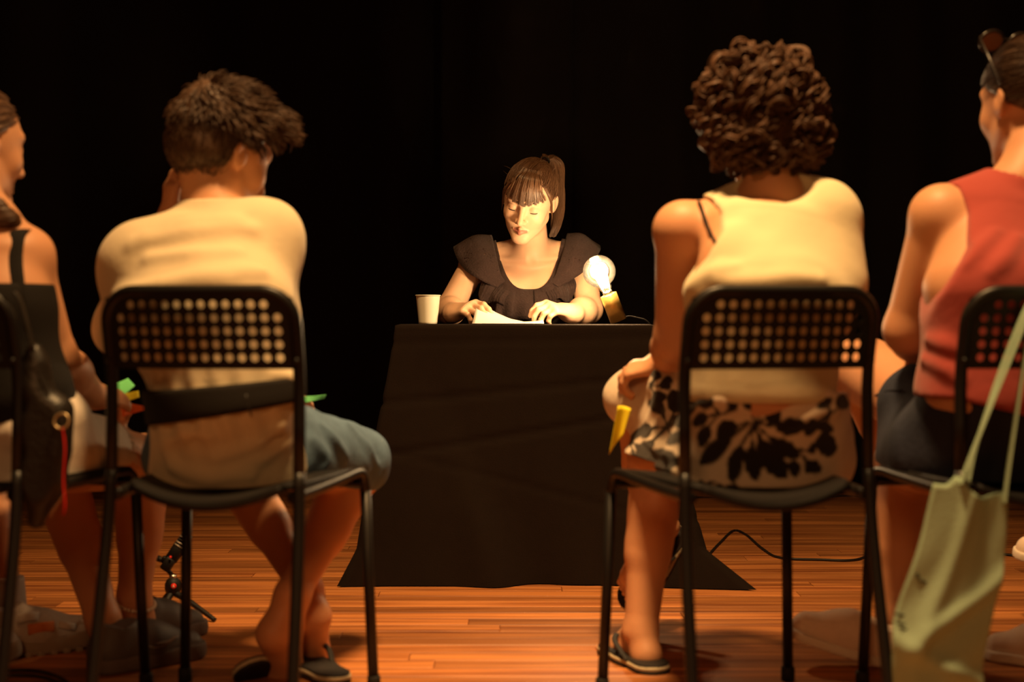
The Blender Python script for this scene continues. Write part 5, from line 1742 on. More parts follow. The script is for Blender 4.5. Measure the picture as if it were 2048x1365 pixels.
def hair_cap(H, line, grow=0.0, vox=0.0042, wob=0.0012, extra=()):
    cap = [H.el((0, -0.016, 0.030), (0.0775 + grow, 0.098 + grow, 0.0905 + grow))] + list(extra)
    def cc(D, X, Y, Z):
        q = np.stack(np.broadcast_arrays(X - H.c[0], Y - H.c[1], Z - H.c[2]), -1) @ H.R / H.s
        return smax(D + wob * noise3(q[..., 0], q[..., 1], q[..., 2], 150, 3), (line(q[..., 0], q[..., 1]) - q[..., 2]) * 0.8, 0.006)
    return surface(cap, vox, post=cc)

def edge_woman():
    root = person_root((-0.95, 2.78, 0), 'sitter with frayed white shorts and a black strapped top at the picture edge')
    rt = nrm(V(1, -0.28, 0))
    nb = P(-18, 455, 2.66)
    pel = P(35, 905, 2.68); wai = P(5, 790, 2.64); che = P(-40, 620, 2.64); upc = P(-45, 520, 2.65)
    shL, shR = P(-165, 520, 2.70), P(52, 512, 2.66)
    H = Head(P(-52, 290, 2.72), V(0.60, 0.78, -0.16), (0, 0, 1), 0.97)
    head = head_prims(H, detail=True)
    neck = [rc(H.w(0, -0.025, -0.05), nb, 0.045, 0.052, 0.03)]
    torso = [ec(pel, wai, 0.150, 0.11, 0.118, 0.092, rt, 0.04), ec(wai, che, 0.118, 0.092, 0.130, 0.098, rt, 0.04), ec(che, upc, 0.130, 0.098, 0.122, 0.076, rt, 0.04),
             rc(nb, shL, 0.042, 0.038, 0.03), rc(nb, shR + V(-0.01, 0, 0), 0.042, 0.040, 0.03)]
    eR, wR = P(110, 716, 2.74), P(186, 792, 2.93)
    eL, wL = P(-200, 740, 2.80), P(-60, 800, 3.0)
    arms = arm_prims(shR, eR, wR, 0.045, 0.040, 0.027, 0.050) + arm_prims(shL, eL, wL, 0.045, 0.040, 0.027, 0.050)
    hands = hand_prims(wR, V(0.42, 0.75, -0.10), V(0.3, -0.5, 0.8), V(-0.4, 0.6, 0.8), 0.7, 0.1, 0.95, curls=(0.6, 0.8, 0.9, 0.95))
    hands += hand_prims(wL, V(0.5, 0.8, -0.1), V(0, 0, 1), V(1, 0, 0), 0.5, 0.1, 0.95)
    hipR, hipL = P(105, 905, 2.72), P(-45, 905, 2.78)
    kR, kL = P(292, 925, 3.12), P(112, 925, 3.12)
    aR, aL = P(268, 1195, 3.08), P(206, 1240, 2.96)
    legs = leg_prims(hipR, kR, aR, 0.080, 0.057, 0.034, 1.05) + leg_prims(hipL, kL, aL, 0.080, 0.057, 0.034, 1.05)
    legs += [rc(aR, aR + V(0.01, 0.01, -0.05), 0.033, 0.034, 0.02), rc(aL, aL + V(0.01, 0.01, -0.05), 0.033, 0.034, 0.02)]
    v, f = surface(torso + neck + head + arms + hands + legs, 0.0045, post=seat_cut)
    obj('body', v, f, M['skin'], root)
    top = inflate(torso, 0.008)
    zt = P(0, 568, 2.6)[2]
    v, f = surface(top, 0.0048, post=lambda D, X, Y, Z: np.maximum(np.maximum(D, Z - zt - 0.3 * np.clip(Y - 2.66, 0, 1)), 0.52 - Z))
    obj('black_top', v, f, M['black_cloth'], root)
    bs = torso + arms
    for pix in (((40, 462), (33, 480), (29, 520), (33, 570), (38, 610), (42, 660)), ((-110, 470), (-105, 500), (-100, 540), (-95, 580))):
        pts = [hit(bs, a, b) + V(0, -0.003, 0.0) for a, b in pix]
        pts = [pts[0] + V(0, 0.05, 0.004)] + pts
        cv = catmull(pts, 4)
        MB().tube(cv, [(0.016, 0.0025)] * len(cv), 10).build('strap', M['black_cloth'], root)
    # frayed shorts
    sh = [ec(pel + V(0, 0, -0.03), pel + V(0, -0.02, 0.06), 0.158, 0.126, 0.146, 0.118, rt, 0.05), rc(hipR, hipR + (kR - hipR) * 0.55, 0.092, 0.080, 0.04), rc(hipL, hipL + (kL - hipL) * 0.55, 0.092, 0.080, 0.04)]
    fold = ridge(sh, [(5, 870), (25, 860), (45, 855)], 0.008, 0.02) + ridge(sh, [(10, 890), (30, 885), (48, 880)], 0.008, 0.02)
    kd = nrm(kR - hipR); e0 = hipR + (kR - hipR) * 0.44
    def scut(D, X, Y, Z):
        D = D + 0.003 * noise3(X, Y, Z, 45, 3)
        e = (X - e0[0]) * kd[0] + (Y - e0[1]) * kd[1] + (Z - e0[2]) * kd[2]
        return np.maximum(np.maximum(D, e + 0.005 * np.sin(Z * 240)), 0.425 - Z)
    v, f = surface(sh + fold, 0.0045, post=scut)
    so = obj('frayed_shorts', v, f, M['white_denim'], root)
    r = np.random.default_rng(4)
    S = []
    R_ = frame_from(kd)
    for i in range(170):
        a = r.uniform(0, 6.28)
        p = e0 + R_ @ V(math.cos(a), math.sin(a), 0) * 0.0835
        if p[2] < 0.43: continue
        d = nrm(kd + R_ @ V(math.cos(a), math.sin(a), 0) * r.uniform(-0.1, 0.5) + V(0, 0, -0.5 * r.uniform(0, 1)) + r.normal(size=3) * 0.2)
        L_ = r.uniform(0.008, 0.024)
        S.append([p - kd * 0.006 + d * L_ * t + V(0, 0, -0.006) * t * t for t in np.linspace(0, 1, 5)])
    v, f = tubes_mesh(np.array(S), 0.0014, 0.0005)
    tag(obj('fringe', v, f, M['white_denim'], so), kind='stuff')
    # hair: sleek, tied low, the tail over the shoulder
    parts = [hair_cap(H, lambda x, y: np.where(y > 0.0, 0.010 + 0.75 * np.clip(y, 0, 1), 0.010 + 0.6 * y))]
    parts.append(strands_back(H, 700, 41, (0.0, -0.10, -0.02), lambda p: p[2] > (0.015 + 0.9 * max(p[1], 0) if p[1] > 0 else 0.012 + 0.6 * p[1])))
    r = np.random.default_rng(6)
    tw = H.w(0, -0.10, -0.02)
    spine = catmull([tw, P(-110, 370, 2.62), P(-60, 405, 2.60), P(-22, 415, 2.60), P(0, 432, 2.60), P(24, 442, 2.61), P(36, 452, 2.63)], 6)
    m = len(spine); S = []
    wd = np.interp(np.linspace(0, 1, m), (0, 0.3, 0.7, 1), (0.012, 0.022, 0.017, 0.007))
    for i in range(260):
        a = r.uniform(0, 6.28); q = math.sqrt(r.uniform(0, 1)); t = np.linspace(0, 1, m)
        S.append(spine + np.stack([np.cos(a + 9 * t) * q * wd, np.sin(a + 9 * t) * q * wd * 0.8, np.sin(a + 9 * t + 1) * q * wd], 1))
    parts.append(tubes_mesh(np.array(S), 0.0016, 0.0008))
    v, f = merge(parts)
    obj('hair', v, f, M['hair_brown'], root)
    # black sneakers and the bead anklet
    h1 = floorpt2(176, 1350); t1 = floorpt2(372, 1318)
    s1, A = shoe(root, h1, V(0.74, 0.67, 0), 0.265, 0.098, M['sneaker'], M['sneaker_sole'], sole_h=0.034, top_h=0.090, name='sneaker')
    pts = catmull([A(0.105, 0.052, 0.047), A(0.12, 0.045, 0.051), A(0.145, 0.047, 0.052), A(0.175, 0.060, 0.046), A(0.150, 0.053, 0.052), A(0.125, 0.052, 0.051)], 4)
    MB().tube(pts, [(0.004, 0.0015)] * len(pts), 6).build('side_mark', M['swoosh'], s1)
    h2 = floorpt2(236, 1303); t2 = floorpt2(388, 1288)
    shoe(root, h2, V(0.55, 0.83, 0), 0.250, 0.096, M['sneaker'], M['sneaker_sole'], sole_h=0.032, top_h=0.095, name='sneaker')
    bd = nrm(V(0.1, 0.1, -1)); c = aR + V(0.004, 0.0, -0.012)
    R_ = frame_from(nrm(V(0.25, -0.25, 1)))
    an = empty('anklet', root.location); an.parent = root; an.location = (0, 0, 0); OFF[an.name] = OFF[root.name]
    bm = mesh_data('bead', *lathe([(0.0001, -0.0042), (0.003, -0.003), (0.0042, 0), (0.003, 0.003), (0.0001, 0.0042)], 8)); bm.materials.append(M['pearl'])
    for k in range(30):
        a = 2 * PI * k / 30
        o = bpy.data.objects.new('bead', bm); COL.objects.link(o); o.parent = an
        o.location = tuple(c + R_ @ V(0.0405 * math.cos(a), 0.0405 * math.sin(a), 0) - OFF[root.name])
    return root
edge_woman()

# ================================================================== the sitter in red
def red_woman():
    root = person_root((0.93, 2.78, 0), 'sitter in a red sleeveless top and navy shorts with sunglasses on the head')
    rt = nrm(V(1, 0.12, 0))
    nb = P(2048, 372, 2.66)
    pel = P(1995, 900, 2.67); wai = P(2005, 780, 2.60); che = P(2018, 590, 2.59); upc = P(2025, 460, 2.65)
    shL, shR = P(1880, 432, 2.66), P(2200, 430, 2.68)
    H = Head(P(2058, 205, 2.72), V(-0.36, 0.92, -0.10), (0, 0, 1), 1.0)
    head = head_prims(H, detail=True)
    neck = [rc(H.w(0, -0.025, -0.05), nb, 0.048, 0.054, 0.03)]
    torso = [ec(pel, wai, 0.158, 0.112, 0.135, 0.10, rt, 0.04), ec(wai, che, 0.135, 0.10, 0.148, 0.104, rt, 0.04), ec(che, upc, 0.148, 0.104, 0.130, 0.078, rt, 0.04),
             rc(nb, shL + V(0.02, 0, 0.005), 0.044, 0.044, 0.03), rc(nb, shR, 0.044, 0.042, 0.03)]
    eL, wL = P(1818, 660, 2.74), P(1850, 700, 2.98)
    eR, wR = P(2230, 690, 2.80), P(2080, 760, 3.0)
    arms = arm_prims(shL, eL, wL, 0.052, 0.046, 0.028, 0.054) + arm_prims(shR, eR, wR, 0.050, 0.043, 0.028, 0.054)
    hands = hand_prims(wL, V(0.7, 0.6, -0.2), V(0, 0, 1), V(1, 0, 0), 0.5, 0.1, 0.95) + hand_prims(wR, V(-0.7, 0.6, -0.1), V(0, 0, 1), V(-1, 0, 0), 0.5, 0.1, 0.95)
    hipL, hipR = P(1880, 900, 2.70), P(2080, 900, 2.72)
    kL, kR = P(1812, 925, 3.08), P(1722, 738, 3.12)
    aL, aR = P(1788, 1235, 3.02), P(1835, 1050, 3.26)
    legs = leg_prims(hipL, kL, aL, 0.088, 0.062, 0.036, 1.15) + leg_prims(hipR, kR, aR, 0.088, 0.064, 0.036)
    legs += [rc(P(1890, 850, 2.85), P(1735, 745, 3.08), 0.080, 0.068, 0.03)]
    legs += [rc(aL, aL + V(-0.01, 0.01, -0.05), 0.034, 0.034, 0.02)] + foot_prims(aR, V(-0.3, -0.2, -0.8), (-0.6, 0.3, 0.4), L=0.22)
    v, f = surface(torso + neck + head + arms + hands + legs, 0.0045, post=seat_cut)
    obj('body', v, f, M['skin_tan'] if False else M['skin'], root)
    # top
    tp = inflate(torso, 0.012)
    tp[0] = ec(pel + V(0, -0.02, 0.02), wai, 0.180, 0.150, 0.152, 0.122, rt, 0.04)
    fold = ridge(tp, [(1990, 470), (1960, 500), (1935, 525)], 0.008, 0.025) + ridge(tp, [(2035, 480), (2010, 520), (1985, 545)], 0.007, 0.025) + ridge(tp, [(1850, 720), (1890, 735), (1920, 760)], 0.009, 0.025) + ridge(tp, [(1860, 680), (1890, 690), (1915, 700)], 0.008, 0.025)
    ax0, ax1 = nb, H.w(0, -0.03, -0.05)
    xs_ = [P(a, 0, 2.62)[0] for a in (1895, 1918, 1924, 1908, 1880, 1845, 1825, 1800)]
    zs_ = [P(0, b, 2.62)[2] for b in (356, 375, 430, 500, 540, 600, 680, 760)]
    def tcut(D, X, Y, Z):
        D = smax(D, np.interp(Z, zs_[::-1], xs_[::-1]) - X, 0.006)
        nd = prim_eval(rc(ax0 + V(0, 0.005, 0.012), ax1 + V(0, 0.01, 0.06), 0.068, 0.085, 0.01), X, Y, Z)
        D = smax(D, -nd, 0.006)
        return np.maximum(D + 0.0025 * noise3(X, Y, Z, 38, 5), P(0, 832, 2.50)[2] - 0.25 * np.clip(X - 0.9, -0.12, 0.2) - Z)
    v, f = surface(tp + fold, 0.0045, post=tcut)
    obj('red_top', v, f, M['red_top'], root)
    # shorts
    sh = [ec(pel + V(0, 0.01, -0.03), pel + V(0, -0.06, 0.13), 0.176, 0.140, 0.158, 0.130, rt, 0.05), rc(hipL, hipL + (kL - hipL) * 0.55, 0.098, 0.090, 0.04), rc(P(1900, 855, 2.82), P(1845, 815, 2.92), 0.094, 0.092, 0.04), rc(hipR, hipR + (kR - hipR) * 0.5, 0.098, 0.090, 0.04)]
    e1 = P(1800, 790, 2.92); ed = nrm(P(1722, 738, 3.12) - P(1900, 855, 2.75))
    def scut(D, X, Y, Z):
        D = D + 0.0025 * noise3(X, Y, Z, 45, 4)
        e = (X - e1[0]) * ed[0] + (Y - e1[1]) * ed[1] + (Z - e1[2]) * ed[2]
        return np.maximum(np.maximum(D, e - 0.02), 0.425 - Z)
    v, f = surface(sh, 0.0045, post=scut)
    so = obj('navy_shorts', v, f, M['navy'], root)
    for off in (0.006,):
        pts = [hit(inflate(sh, 0.001), 1742 + 60 * t, 798 - 46 * t + 30 * t * t, 2.3, 3.4) for t in np.linspace(0.1, 1, 6)]
        MB().tube(catmull(pts, 3), 0.002, 6).build('hem_seam', M['navy'], so)
    # hair and sunglasses
    line = lambda x, y: np.where(y > 0.0, 0.008 + 0.6 * np.clip(y, 0, 1), 0.004 + 0.7 * y)
    parts = [hair_cap(H, line, 0.004)]
    parts.append(strands_back(H, 900, 51, (0.0, -0.102, 0.03), lambda p: p[2] > (0.010 + 0.6 * max(p[1], 0) if p[1] > 0 else 0.006 + 0.7 * p[1]), (0.006, 0.012)))
    bun = [H.el((0.0, -0.125, 0.03), (0.035, 0.030, 0.035))]
    parts.append(surface(bun, 0.0045, post=lambda D, X, Y, Z: D + 0.002 * noise3(X, Y, Z, 200, 2)))
    v, f = merge(parts)
    obj('hair', v, f, M['hair_dark'], root)
    sg = empty('sunglasses', root.location); sg.parent = root; sg.location = (0, 0, 0); OFF[sg.name] = OFF[root.name]
    for s in (-1, 1):
        pts = [H.w(s * (0.034 + 0.027 * math.cos(a)), 0.052 - 0.5 * (0.022 * math.sin(a)), 0.132 + 0.018 * math.sin(a)) for a in np.linspace(0, 2 * PI, 20, endpoint=False)]
        MB().tube(pts, 0.0032, 8, closed=True).build('rim', M['sunglass'], sg)
        cc = np.mean(pts, 0)
        n_ = len(pts); nn = nrm(np.cross(pts[5] - cc, pts[0] - cc)) * 0.0012
        vs = [cc + nn] + [p + nn for p in pts] + [cc - nn] + [p - nn for p in pts]
        fs = [(0, 1 + i, 1 + (i + 1) % n_) for i in range(n_)] + [(n_ + 1, n_ + 2 + (i + 1) % n_, n_ + 2 + i) for i in range(n_)]
        obj('lens', vs, fs, M['sunglass_lens'], sg, True)
        pts = catmull([H.w(s * 0.061, 0.050, 0.136), H.w(s * 0.074, 0.036, 0.128), H.w(s * 0.086, 0.004, 0.085), H.w(s * 0.088, -0.018, 0.040), H.w(s * 0.086, -0.025, 0.022)], 6)
        MB().tube(pts, [(0.0022, 0.005)] * len(pts), 8).build('temple', M['sunglass'], sg)
    MB().tube([H.w(-0.010, 0.050, 0.136), H.w(0, 0.052, 0.139), H.w(0.010, 0.050, 0.136)], 0.0025, 6).build('bridge', M['sunglass'], sg)
    # beige shoe, toe lifted
    hb = floorpt2(1815, 1345); 
    s1, A = shoe(root, hb, V(-0.80, 0.30, 0.20), 0.255, 0.098, M['beige_shoe'], M['beige_sole'], up=(0.1, 0, 1), sole_h=0.020, top_h=0.075, lace_mat=M['beige_sole'], toe_up=0.004)
    return root
red_woman()

# ================================================================== feet and legs of the next people along the row, mostly outside the frame
def next_left():
    root = person_root((-1.45, 3.0, 0), 'person outside the frame, only a laced trail shoe and shin in view', None)
    rt = V(0.5, 0.86, 0)
    pel = P(-420, 900, 3.05); wai = pel + V(-0.01, 0, 0.13); che = pel + V(0.0, 0, 0.31); upc = pel + V(0.0, 0, 0.42); nb = pel + V(0.0, 0, 0.49)
    shA, shB = upc + V(-0.08, -0.14, 0.03), upc + V(0.08, 0.14, 0.03)
    H = Head(nb + V(0.02, 0, 0.16), V(0.95, 0.2, -0.1))
    ta = [ec(pel, wai, 0.155, 0.11, 0.13, 0.1, rt, 0.04), ec(wai, che, 0.13, 0.1, 0.145, 0.1, rt, 0.04), ec(che, upc, 0.145, 0.1, 0.13, 0.08, rt, 0.04), rc(nb, shA, 0.044, 0.04, 0.03), rc(nb, shB, 0.044, 0.04, 0.03), rc(H.w(0, -0.025, -0.05), nb, 0.048, 0.054, 0.03)]
    k1, a1 = P(-40, 905, 3.18), P(12, 1195, 3.10)
    k2, a2 = P(-180, 905, 3.02), P(-160, 1230, 2.95)
    arms = arm_prims(shA, shA + V(0.08, -0.04, -0.26), k2 + V(-0.06, 0, 0.09)) + arm_prims(shB, shB + V(0.08, 0.04, -0.26), k1 + V(-0.06, 0.02, 0.09))
    hands = hand_prims(k2 + V(-0.06, 0, 0.09), V(1, 0, -0.2), V(0, 0, 1), V(0, 1, 0)) + hand_prims(k1 + V(-0.06, 0.02, 0.09), V(1, 0, -0.2), V(0, 0, 1), V(0, -1, 0))
    legs = leg_prims(pel + V(0.03, 0.08, -0.02), k1, a1) + leg_prims(pel + V(0.03, -0.08, -0.02), k2, a2) + [rc(a1, a1 + V(0.01, 0, -0.05), 0.033, 0.034, 0.02), rc(a2, a2 + V(0.01, 0, -0.05), 0.033, 0.034, 0.02)]
    v, f = surface(ta + head_prims(H) + arms + hands + legs, 0.0065)
    obj('body', v, f, M['skin'], root)
    v, f = surface(inflate(ta[:5], 0.012) + [rc(shA, shA + V(0.04, -0.02, -0.13), 0.06, 0.058, 0.03), rc(shB, shB + V(0.04, 0.02, -0.13), 0.06, 0.058, 0.03)], 0.007, post=lambda D, X, Y, Z: np.maximum(np.maximum(D, Z - nb[2] - 0.01), 0.44 - Z))
    obj('shirt', v, f, M['black_cloth'], root)
    v, f = surface([ec(pel + V(0, 0, -0.03), pel + V(0, 0, 0.05), 0.165, 0.12, 0.16, 0.12, rt, 0.04), rc(pel + V(0.03, 0.08, -0.02), k1, 0.094, 0.08, 0.04), rc(pel + V(0.03, -0.08, -0.02), k2, 0.094, 0.08, 0.04)], 0.007, post=lambda D, X, Y, Z: np.maximum(D, X - max(k1[0], k2[0]) + 0.06))
    obj('shorts', v, f, M['navy'], root)
    v, f = hair_cap(H, lambda x, y: np.where(y > 0.0, 0.02 + 0.8 * np.clip(y, 0, 1), 0.0 + 0.6 * y), 0.006, 0.006)
    obj('hair', v, f, M['hair_dark'], root)
    h1 = floorpt2(-52, 1318); t1 = floorpt2(160, 1293)
    s1, A = shoe(root, h1, t1 - h1, 0.262, 0.098, M['trail_grey'], M['trail_sole'], sole_h=0.036, top_h=0.10, name='trail_shoe', lace_mat=M['black_cloth'], toe_up=0.012)
    for pts, mat, r_ in (([A(0.10, 0.058, 0.048), A(0.13, 0.060, 0.050), A(0.155, 0.060, 0.048)], 'trail_orange', (0.002, 0.012)), ([A(0.165, 0.062, 0.045), A(0.185, 0.056, 0.046), A(0.20, 0.052, 0.044)], 'trail_white', (0.002, 0.008)),
                         ([A(0.215, 0.060, 0.030), A(0.232, 0.055, 0.015), A(0.236, 0.052, 0.0)], 'trail_white', (0.003, 0.004)), ([A(0.08, 0.082, 0.045), A(0.105, 0.085, 0.042), A(0.125, 0.083, 0.040)], 'trail_white', (0.002, 0.010))):
        MB().tube(pts, [r_] * 3, 8).build('side_panel', M[mat], s1)
    lug = [A(0.02 + 0.027 * k, 0.004, 0.046) for k in range(9)]
    for p in lug:
        MB().box(p, (0.016, 0.012, 0.012), frame_from((0, 0, 1), nrm(t1 - h1)), 0.002).build('tread_lug', M['trail_sole'], s1)
    v, f = surface([rc(a1 + V(0, 0, 0.045), a1 + V(0.006, 0, -0.05), 0.038, 0.040, 0.01)], 0.004, post=lambda D, X, Y, Z: np.maximum(D, Z - a1[2] - 0.045))
    obj('sock', v, f, M['sock'], root)
    h2 = h1 + V(-0.16, -0.15, 0)
    shoe(root, V(a2[0] - 0.06, a2[1], 0), V(1, 0.15, 0), 0.262, 0.098, M['trail_grey'], M['trail_sole'], sole_h=0.036, top_h=0.10, name='trail_shoe', toe_up=0.012)
next_left()

def next_right():
    root = person_root((1.65, 3.1, 0), 'person outside the frame beyond the green tote, only beige shoe tips in view', None)
    rt = V(-0.4, 0.9, 0)
    pel = P(2480, 900, 3.05); wai = pel + V(0.01, 0, 0.13); che = pel + V(0.0, 0, 0.31); upc = pel + V(0.0, 0, 0.42); nb = pel + V(0.0, 0, 0.49)
    shA, shB = upc + V(-0.05, -0.15, 0.03), upc + V(0.05, 0.15, 0.03)
    H = Head(nb + V(-0.02, 0, 0.16), V(-0.85, 0.5, -0.1))
    ta = [ec(pel, wai, 0.155, 0.11, 0.13, 0.1, rt, 0.04), ec(wai, che, 0.13, 0.1, 0.145, 0.1, rt, 0.04), ec(che, upc, 0.145, 0.1, 0.13, 0.08, rt, 0.04), rc(nb, shA, 0.044, 0.04, 0.03), rc(nb, shB, 0.044, 0.04, 0.03), rc(H.w(0, -0.025, -0.05), nb, 0.048, 0.054, 0.03)]
    k1, a1 = P(2170, 890, 3.05), P(2120, 1245, 3.10)
    k2, a2 = P(2130, 850, 3.22), P(2095, 1075, 3.40)
    arms = arm_prims(shA, shA + V(-0.08, -0.04, -0.26), k1 + V(0.07, 0, 0.09)) + arm_prims(shB, shB + V(-0.08, 0.0, -0.26), k2 + V(0.07, 0.0, 0.09))
    hands = hand_prims(k1 + V(0.07, 0, 0.09), V(-1, 0, -0.2), V(0, 0, 1), V(0, 1, 0)) + hand_prims(k2 + V(0.07, 0.0, 0.09), V(-1, 0, -0.2), V(0, 0, 1), V(0, -1, 0))
    legs = leg_prims(pel + V(-0.03, -0.08, -0.02), k1, a1) + leg_prims(pel + V(-0.03, 0.08, -0.02), k2, a2)
    legs += [rc(a1, a1 + V(-0.01, 0, -0.05), 0.033, 0.034, 0.02)] + [rc(a2, a2 + V(-0.01, 0, -0.04), 0.033, 0.032, 0.02)]
    v, f = surface(ta + head_prims(H) + arms + hands + legs, 0.0065)
    obj('body', v, f, M['skin'], root)
    v, f = surface(inflate(ta[:5], 0.012) + [rc(shA, shA + V(-0.04, -0.02, -0.13), 0.06, 0.058, 0.03), rc(shB, shB + V(-0.04, 0.0, -0.13), 0.06, 0.058, 0.03)], 0.007, post=lambda D, X, Y, Z: np.maximum(np.maximum(D, Z - nb[2] - 0.01), 0.44 - Z))
    obj('shirt', v, f, M['white_denim'], root)
    v, f = surface([ec(pel + V(0, 0, -0.03), pel + V(0, 0, 0.05), 0.165, 0.12, 0.16, 0.12, rt, 0.04), rc(pel + V(-0.03, -0.08, -0.02), k1, 0.094, 0.08, 0.04), rc(pel + V(-0.03, 0.08, -0.02), k2, 0.094, 0.08, 0.04)], 0.007, post=lambda D, X, Y, Z: np.maximum(D, min(k1[0], k2[0]) + 0.08 - X))
    obj('shorts', v, f, M['white_denim'], root)
    v, f = hair_cap(H, lambda x, y: np.where(y > 0.0, 0.02 + 0.8 * np.clip(y, 0, 1), 0.0 + 0.6 * y), 0.006, 0.006)
    obj('hair', v, f, M['hair_brown'], root)
    h1 = floorpt2(2215, 1345); t1 = floorpt2(1994, 1318)
    shoe(root, h1, t1 - h1, 0.25, 0.095, M['beige_shoe'], M['beige_sole'], sole_h=0.022, top_h=0.08)
    hb = P(2250, 1095, 3.36)
    shoe(root, P(2238, 1128, 3.38), V(-1, 0.05, 0.05), 0.25, 0.095, M['beige_shoe'], M['beige_sole'], up=(0, -0.2, 1), sole_h=0.022, top_h=0.08)
next_right()

# ================================================================== bags, papers
def tote():
    Yb = 2.325
    root = empty('tote_bag', P(1885, 1390, Yb))
    tag(root, 'sage green cotton tote hanging from the chair of the sitter in red', 'bag')
    left = [(1868, 968), (1856, 1020), (1840, 1085), (1822, 1140), (1802, 1195), (1788, 1245), (1784, 1300), (1786, 1350), (1792, 1392)]
    right = [(2014, 990), (2012, 1050), (2008, 1105), (1998, 1165), (1986, 1220), (1975, 1270), (1967, 1315), (1964, 1355), (1962, 1392)]
    lc = catmull([P(a, b, Yb) for a, b in left], 6); rc_ = catmull([P(a, b, Yb) for a, b in right], 6)
    m = len(lc); n = 40
    def panel(side):
        g = np.zeros((m, n, 3))
        for i in range(m):
            t = i / (m - 1)
            for j in range(n):
                u = j / (n - 1)
                p = lc[i] * (1 - u) + rc_[i] * u
                # bulge and the long drag folds
                b = 0.014 * math.sin(PI * u) * (0.25 + 0.75 * t) + 0.004
                fold = 0.010 * math.exp(-((u - (0.52 - 0.35 * t)) / 0.09) ** 2) * (1 - 0.5 * t) - 0.012 * math.exp(-((u - (0.80 - 0.15 * t)) / 0.12) ** 2) * max(0, 1 - t * 1.6)
                e = (t - 0.56 + 0.45 * (u - 0.55)) / 0.06
                fold += 0.013 * math.exp(-e * e) * min(1, u * 3)
                e = (t - 0.80 - 0.20 * (u - 0.5)) / 0.05
                fold += 0.008 * math.exp(-e * e) - 0.004 * math.sin(9 * u + 14 * t) * t
                y = side * b - (fold if side < 0 else fold * 0.8)
                # mouth: dips between the handles
                dz = 0.0
                if t < 0.12:
                    dz = (0.018 * math.exp(-((u - 0.33) / 0.10) ** 2) + 0.004 * math.exp(-((u - 0.98) / 0.08) ** 2) - 0.012 * math.exp(-((u - 0.66) / 0.16) ** 2)) * (1 - t / 0.12)
                g[i, j] = p + V(0, y, dz)
        return g
    for side, nm in ((-1, 'front_panel'), (1, 'back_panel')):
        v, f = sheet(panel(side), 0.0014)
        obj(nm, v, f, M['tote'], root)
    gf = panel(-1)
    def handle(pix, name='handle'):
        pts = catmull([P(*q) for q in pix], 8)
        MB().tube(pts, [(0.0095, 0.0018)] * len(pts), 8).build(name, M['tote'], root)
    handle([(1921, 972, Yb - 0.012), (1935, 930, Yb - 0.010), (1975, 830, Yb - 0.006), (2020, 720, Yb), (2055, 630, Yb + 0.01), (2075, 575, Yb + 0.03), (2085, 560, Yb + 0.075)])
    handle([(2008, 1010, Yb - 0.010), (2014, 960, Yb - 0.008), (2028, 860, Yb - 0.004), (2046, 740, Yb), (2062, 640, Yb + 0.01), (2078, 575, Yb + 0.03), (2087, 560, Yb + 0.075)])
    handle([(1936, 968, Yb + 0.016), (1950, 900, Yb + 0.018), (1975, 820, Yb + 0.022), (1998, 750, Yb + 0.028), (2050, 620, Yb + 0.04), (2080, 570, Yb + 0.055)])
    # faded print marks
    def mark(px, py, w, h, rz):
        ii = int(np.clip(np.argmin(np.abs(np.array([CAM_H - (py - HOR) * Yb / F]) - lc[:, 2])), 0, m - 1))
        u = (P(px, py, Yb)[0] - lc[ii][0]) / (rc_[ii][0] - lc[ii][0]); j = int(np.clip(u * (n - 1), 0, n - 1))
        p = gf[ii, j]
        c, s = math.cos(rz), math.sin(rz)
        MB().box(p + V(0, -0.0016, 0), (w, 0.0012, h), np.array([[c, 0, -s], [0, 1, 0], [s, 0, c]])).build('print_mark', M['ink'], root, False)
    mark(1833, 1148, 0.006, 0.008, 0.5); mark(1845, 1161, 0.012, 0.004, -0.25)
    for k in range(3):
        mark(1806, 1232 + 9 * k, 0.022 - 0.004 * k, 0.0035, -0.15)
tote()

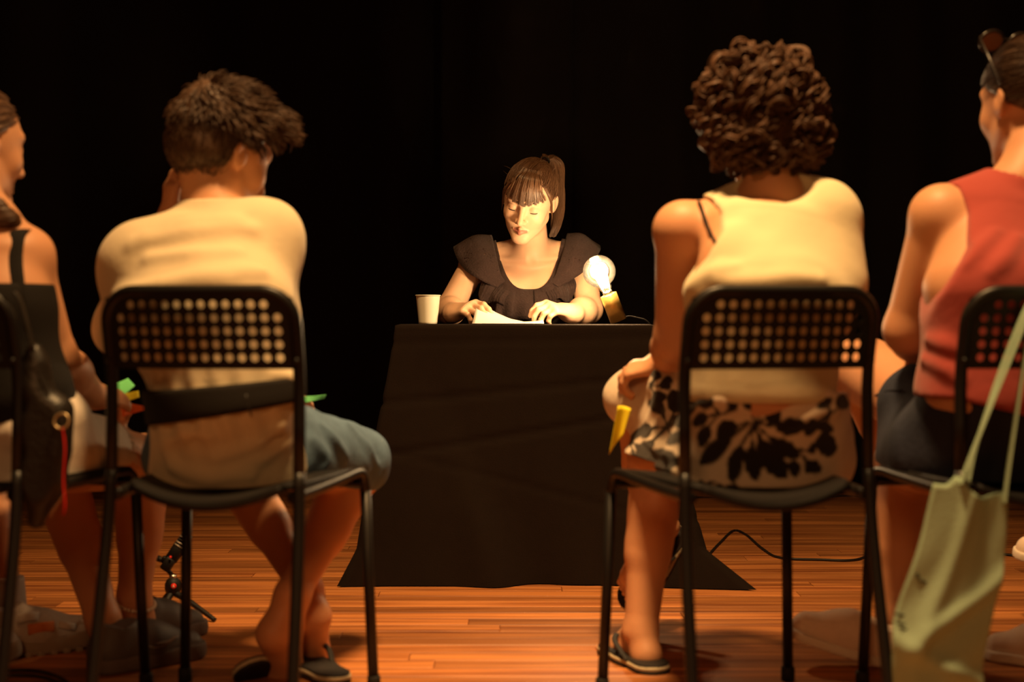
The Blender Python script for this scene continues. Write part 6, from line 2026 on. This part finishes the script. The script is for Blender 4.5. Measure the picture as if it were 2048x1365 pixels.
def black_bag():
    root = empty('shoulder_bag', P(100, 1060, 2.42))
    tag(root, 'black leather bag with a metal ring and red ribbon hanging on the edge chair', 'bag')
    Y0 = 2.44
    pr = [rc(P(72, 740, Y0), P(88, 850, Y0), 0.022, 0.030, 0.03), rc(P(88, 850, Y0), P(86, 960, Y0), 0.034, 0.036, 0.03), rc(P(86, 960, Y0), P(72, 1040, Y0), 0.034, 0.016, 0.03), rc(P(118, 820, Y0), P(112, 900, Y0), 0.020, 0.024, 0.03), rc(P(70, 700, Y0), P(66, 780, Y0), 0.012, 0.018, 0.03)]
    v, f = surface(pr, 0.0045, post=lambda D, X, Y, Z: np.maximum(D + 0.003 * noise3(X, Y, Z, 45, 9), np.abs(Y - Y0) - 0.028))
    obj('bag_body', v, f, M['black_leather'], root)
    c = P(123, 843, Y0 - 0.034)
    MB().tube([c + V(0.0125 * math.cos(a), 0.003 * math.sin(a), 0.0125 * math.sin(a)) for a in np.linspace(0, 2 * PI, 24, endpoint=False)], 0.0024, 8, closed=True).build('ring', M['gold_ring'], root)
    pts = catmull([P(126, 856, Y0 - 0.036), P(130, 900, Y0 - 0.038), P(127, 960, Y0 - 0.04), P(130, 1010, Y0 - 0.04), P(127, 1030, Y0 - 0.04)], 6)
    MB().tube(pts, [(0.0045, 0.0012)] * len(pts), 8).build('ribbon', M['red_ribbon'], root)
    for pix in (((66, 700), (52, 640), (40, 600), (30, 585)), ((108, 815), (85, 760), (68, 720), (60, 690))):
        pts = catmull([P(a, b, Y0 - 0.015) for a, b in pix], 6)
        MB().tube(pts, [(0.008, 0.003)] * len(pts), 8).build('strap', M['black_leather'], root)
black_bag()

def folded_paper(name, corners, mat, label, group=None, bow=0.006, thick=0.0012):
    """corners: four (px, py, Y) in order"""
    a, b, c, d = (P(*q) for q in corners)
    n = 10
    g = np.zeros((n, n, 3))
    nm = nrm(np.cross(b - a, d - a))
    for i in range(n):
        for j in range(n):
            u, w = i / (n - 1), j / (n - 1)
            g[i, j] = (a * (1 - u) + b * u) * (1 - w) + (d * (1 - u) + c * u) * w + nm * bow * math.sin(PI * u)
    v, f = sheet(g, thick)
    return tag(obj(name, v, f, M[mat], None), label, 'paper', group)
folded_paper('paper_slip', [(200, 772, 3.02), (256, 757, 3.10), (270, 772, 3.10), (236, 796, 3.02)], 'green_paper', 'green paper slip fanned above the yellow one in the edge sitter\'s hand', 'coloured paper slips')
folded_paper('paper_slip', [(238, 790, 2.99), (277, 782, 3.05), (279, 795, 3.05), (242, 812, 2.99)], 'yellow_paper', 'yellow paper slip between the green and orange ones in the edge sitter\'s hand', 'coloured paper slips', 0.010)
folded_paper('paper_slip', [(240, 802, 2.97), (299, 814, 3.02), (297, 819, 3.02), (246, 834, 2.97)], 'orange_paper', 'orange paper slip lowest in the edge sitter\'s hand', 'coloured paper slips')
folded_paper('paper_slip', [(606, 793, 2.99), (652, 790, 3.06), (648, 797, 3.06), (612, 806, 2.99)], 'green_paper', 'green paper slip on the lap of the sitter in the tan shirt', 'coloured paper slips', 0.003)
folded_paper('paper_slip', [(1236, 812, 2.94), (1262, 818, 2.94), (1246, 872, 2.95), (1218, 910, 2.96)], 'yellow_paper', 'yellow paper slip hanging from the curly-haired sitter\'s hand', 'coloured paper slips', 0.010)
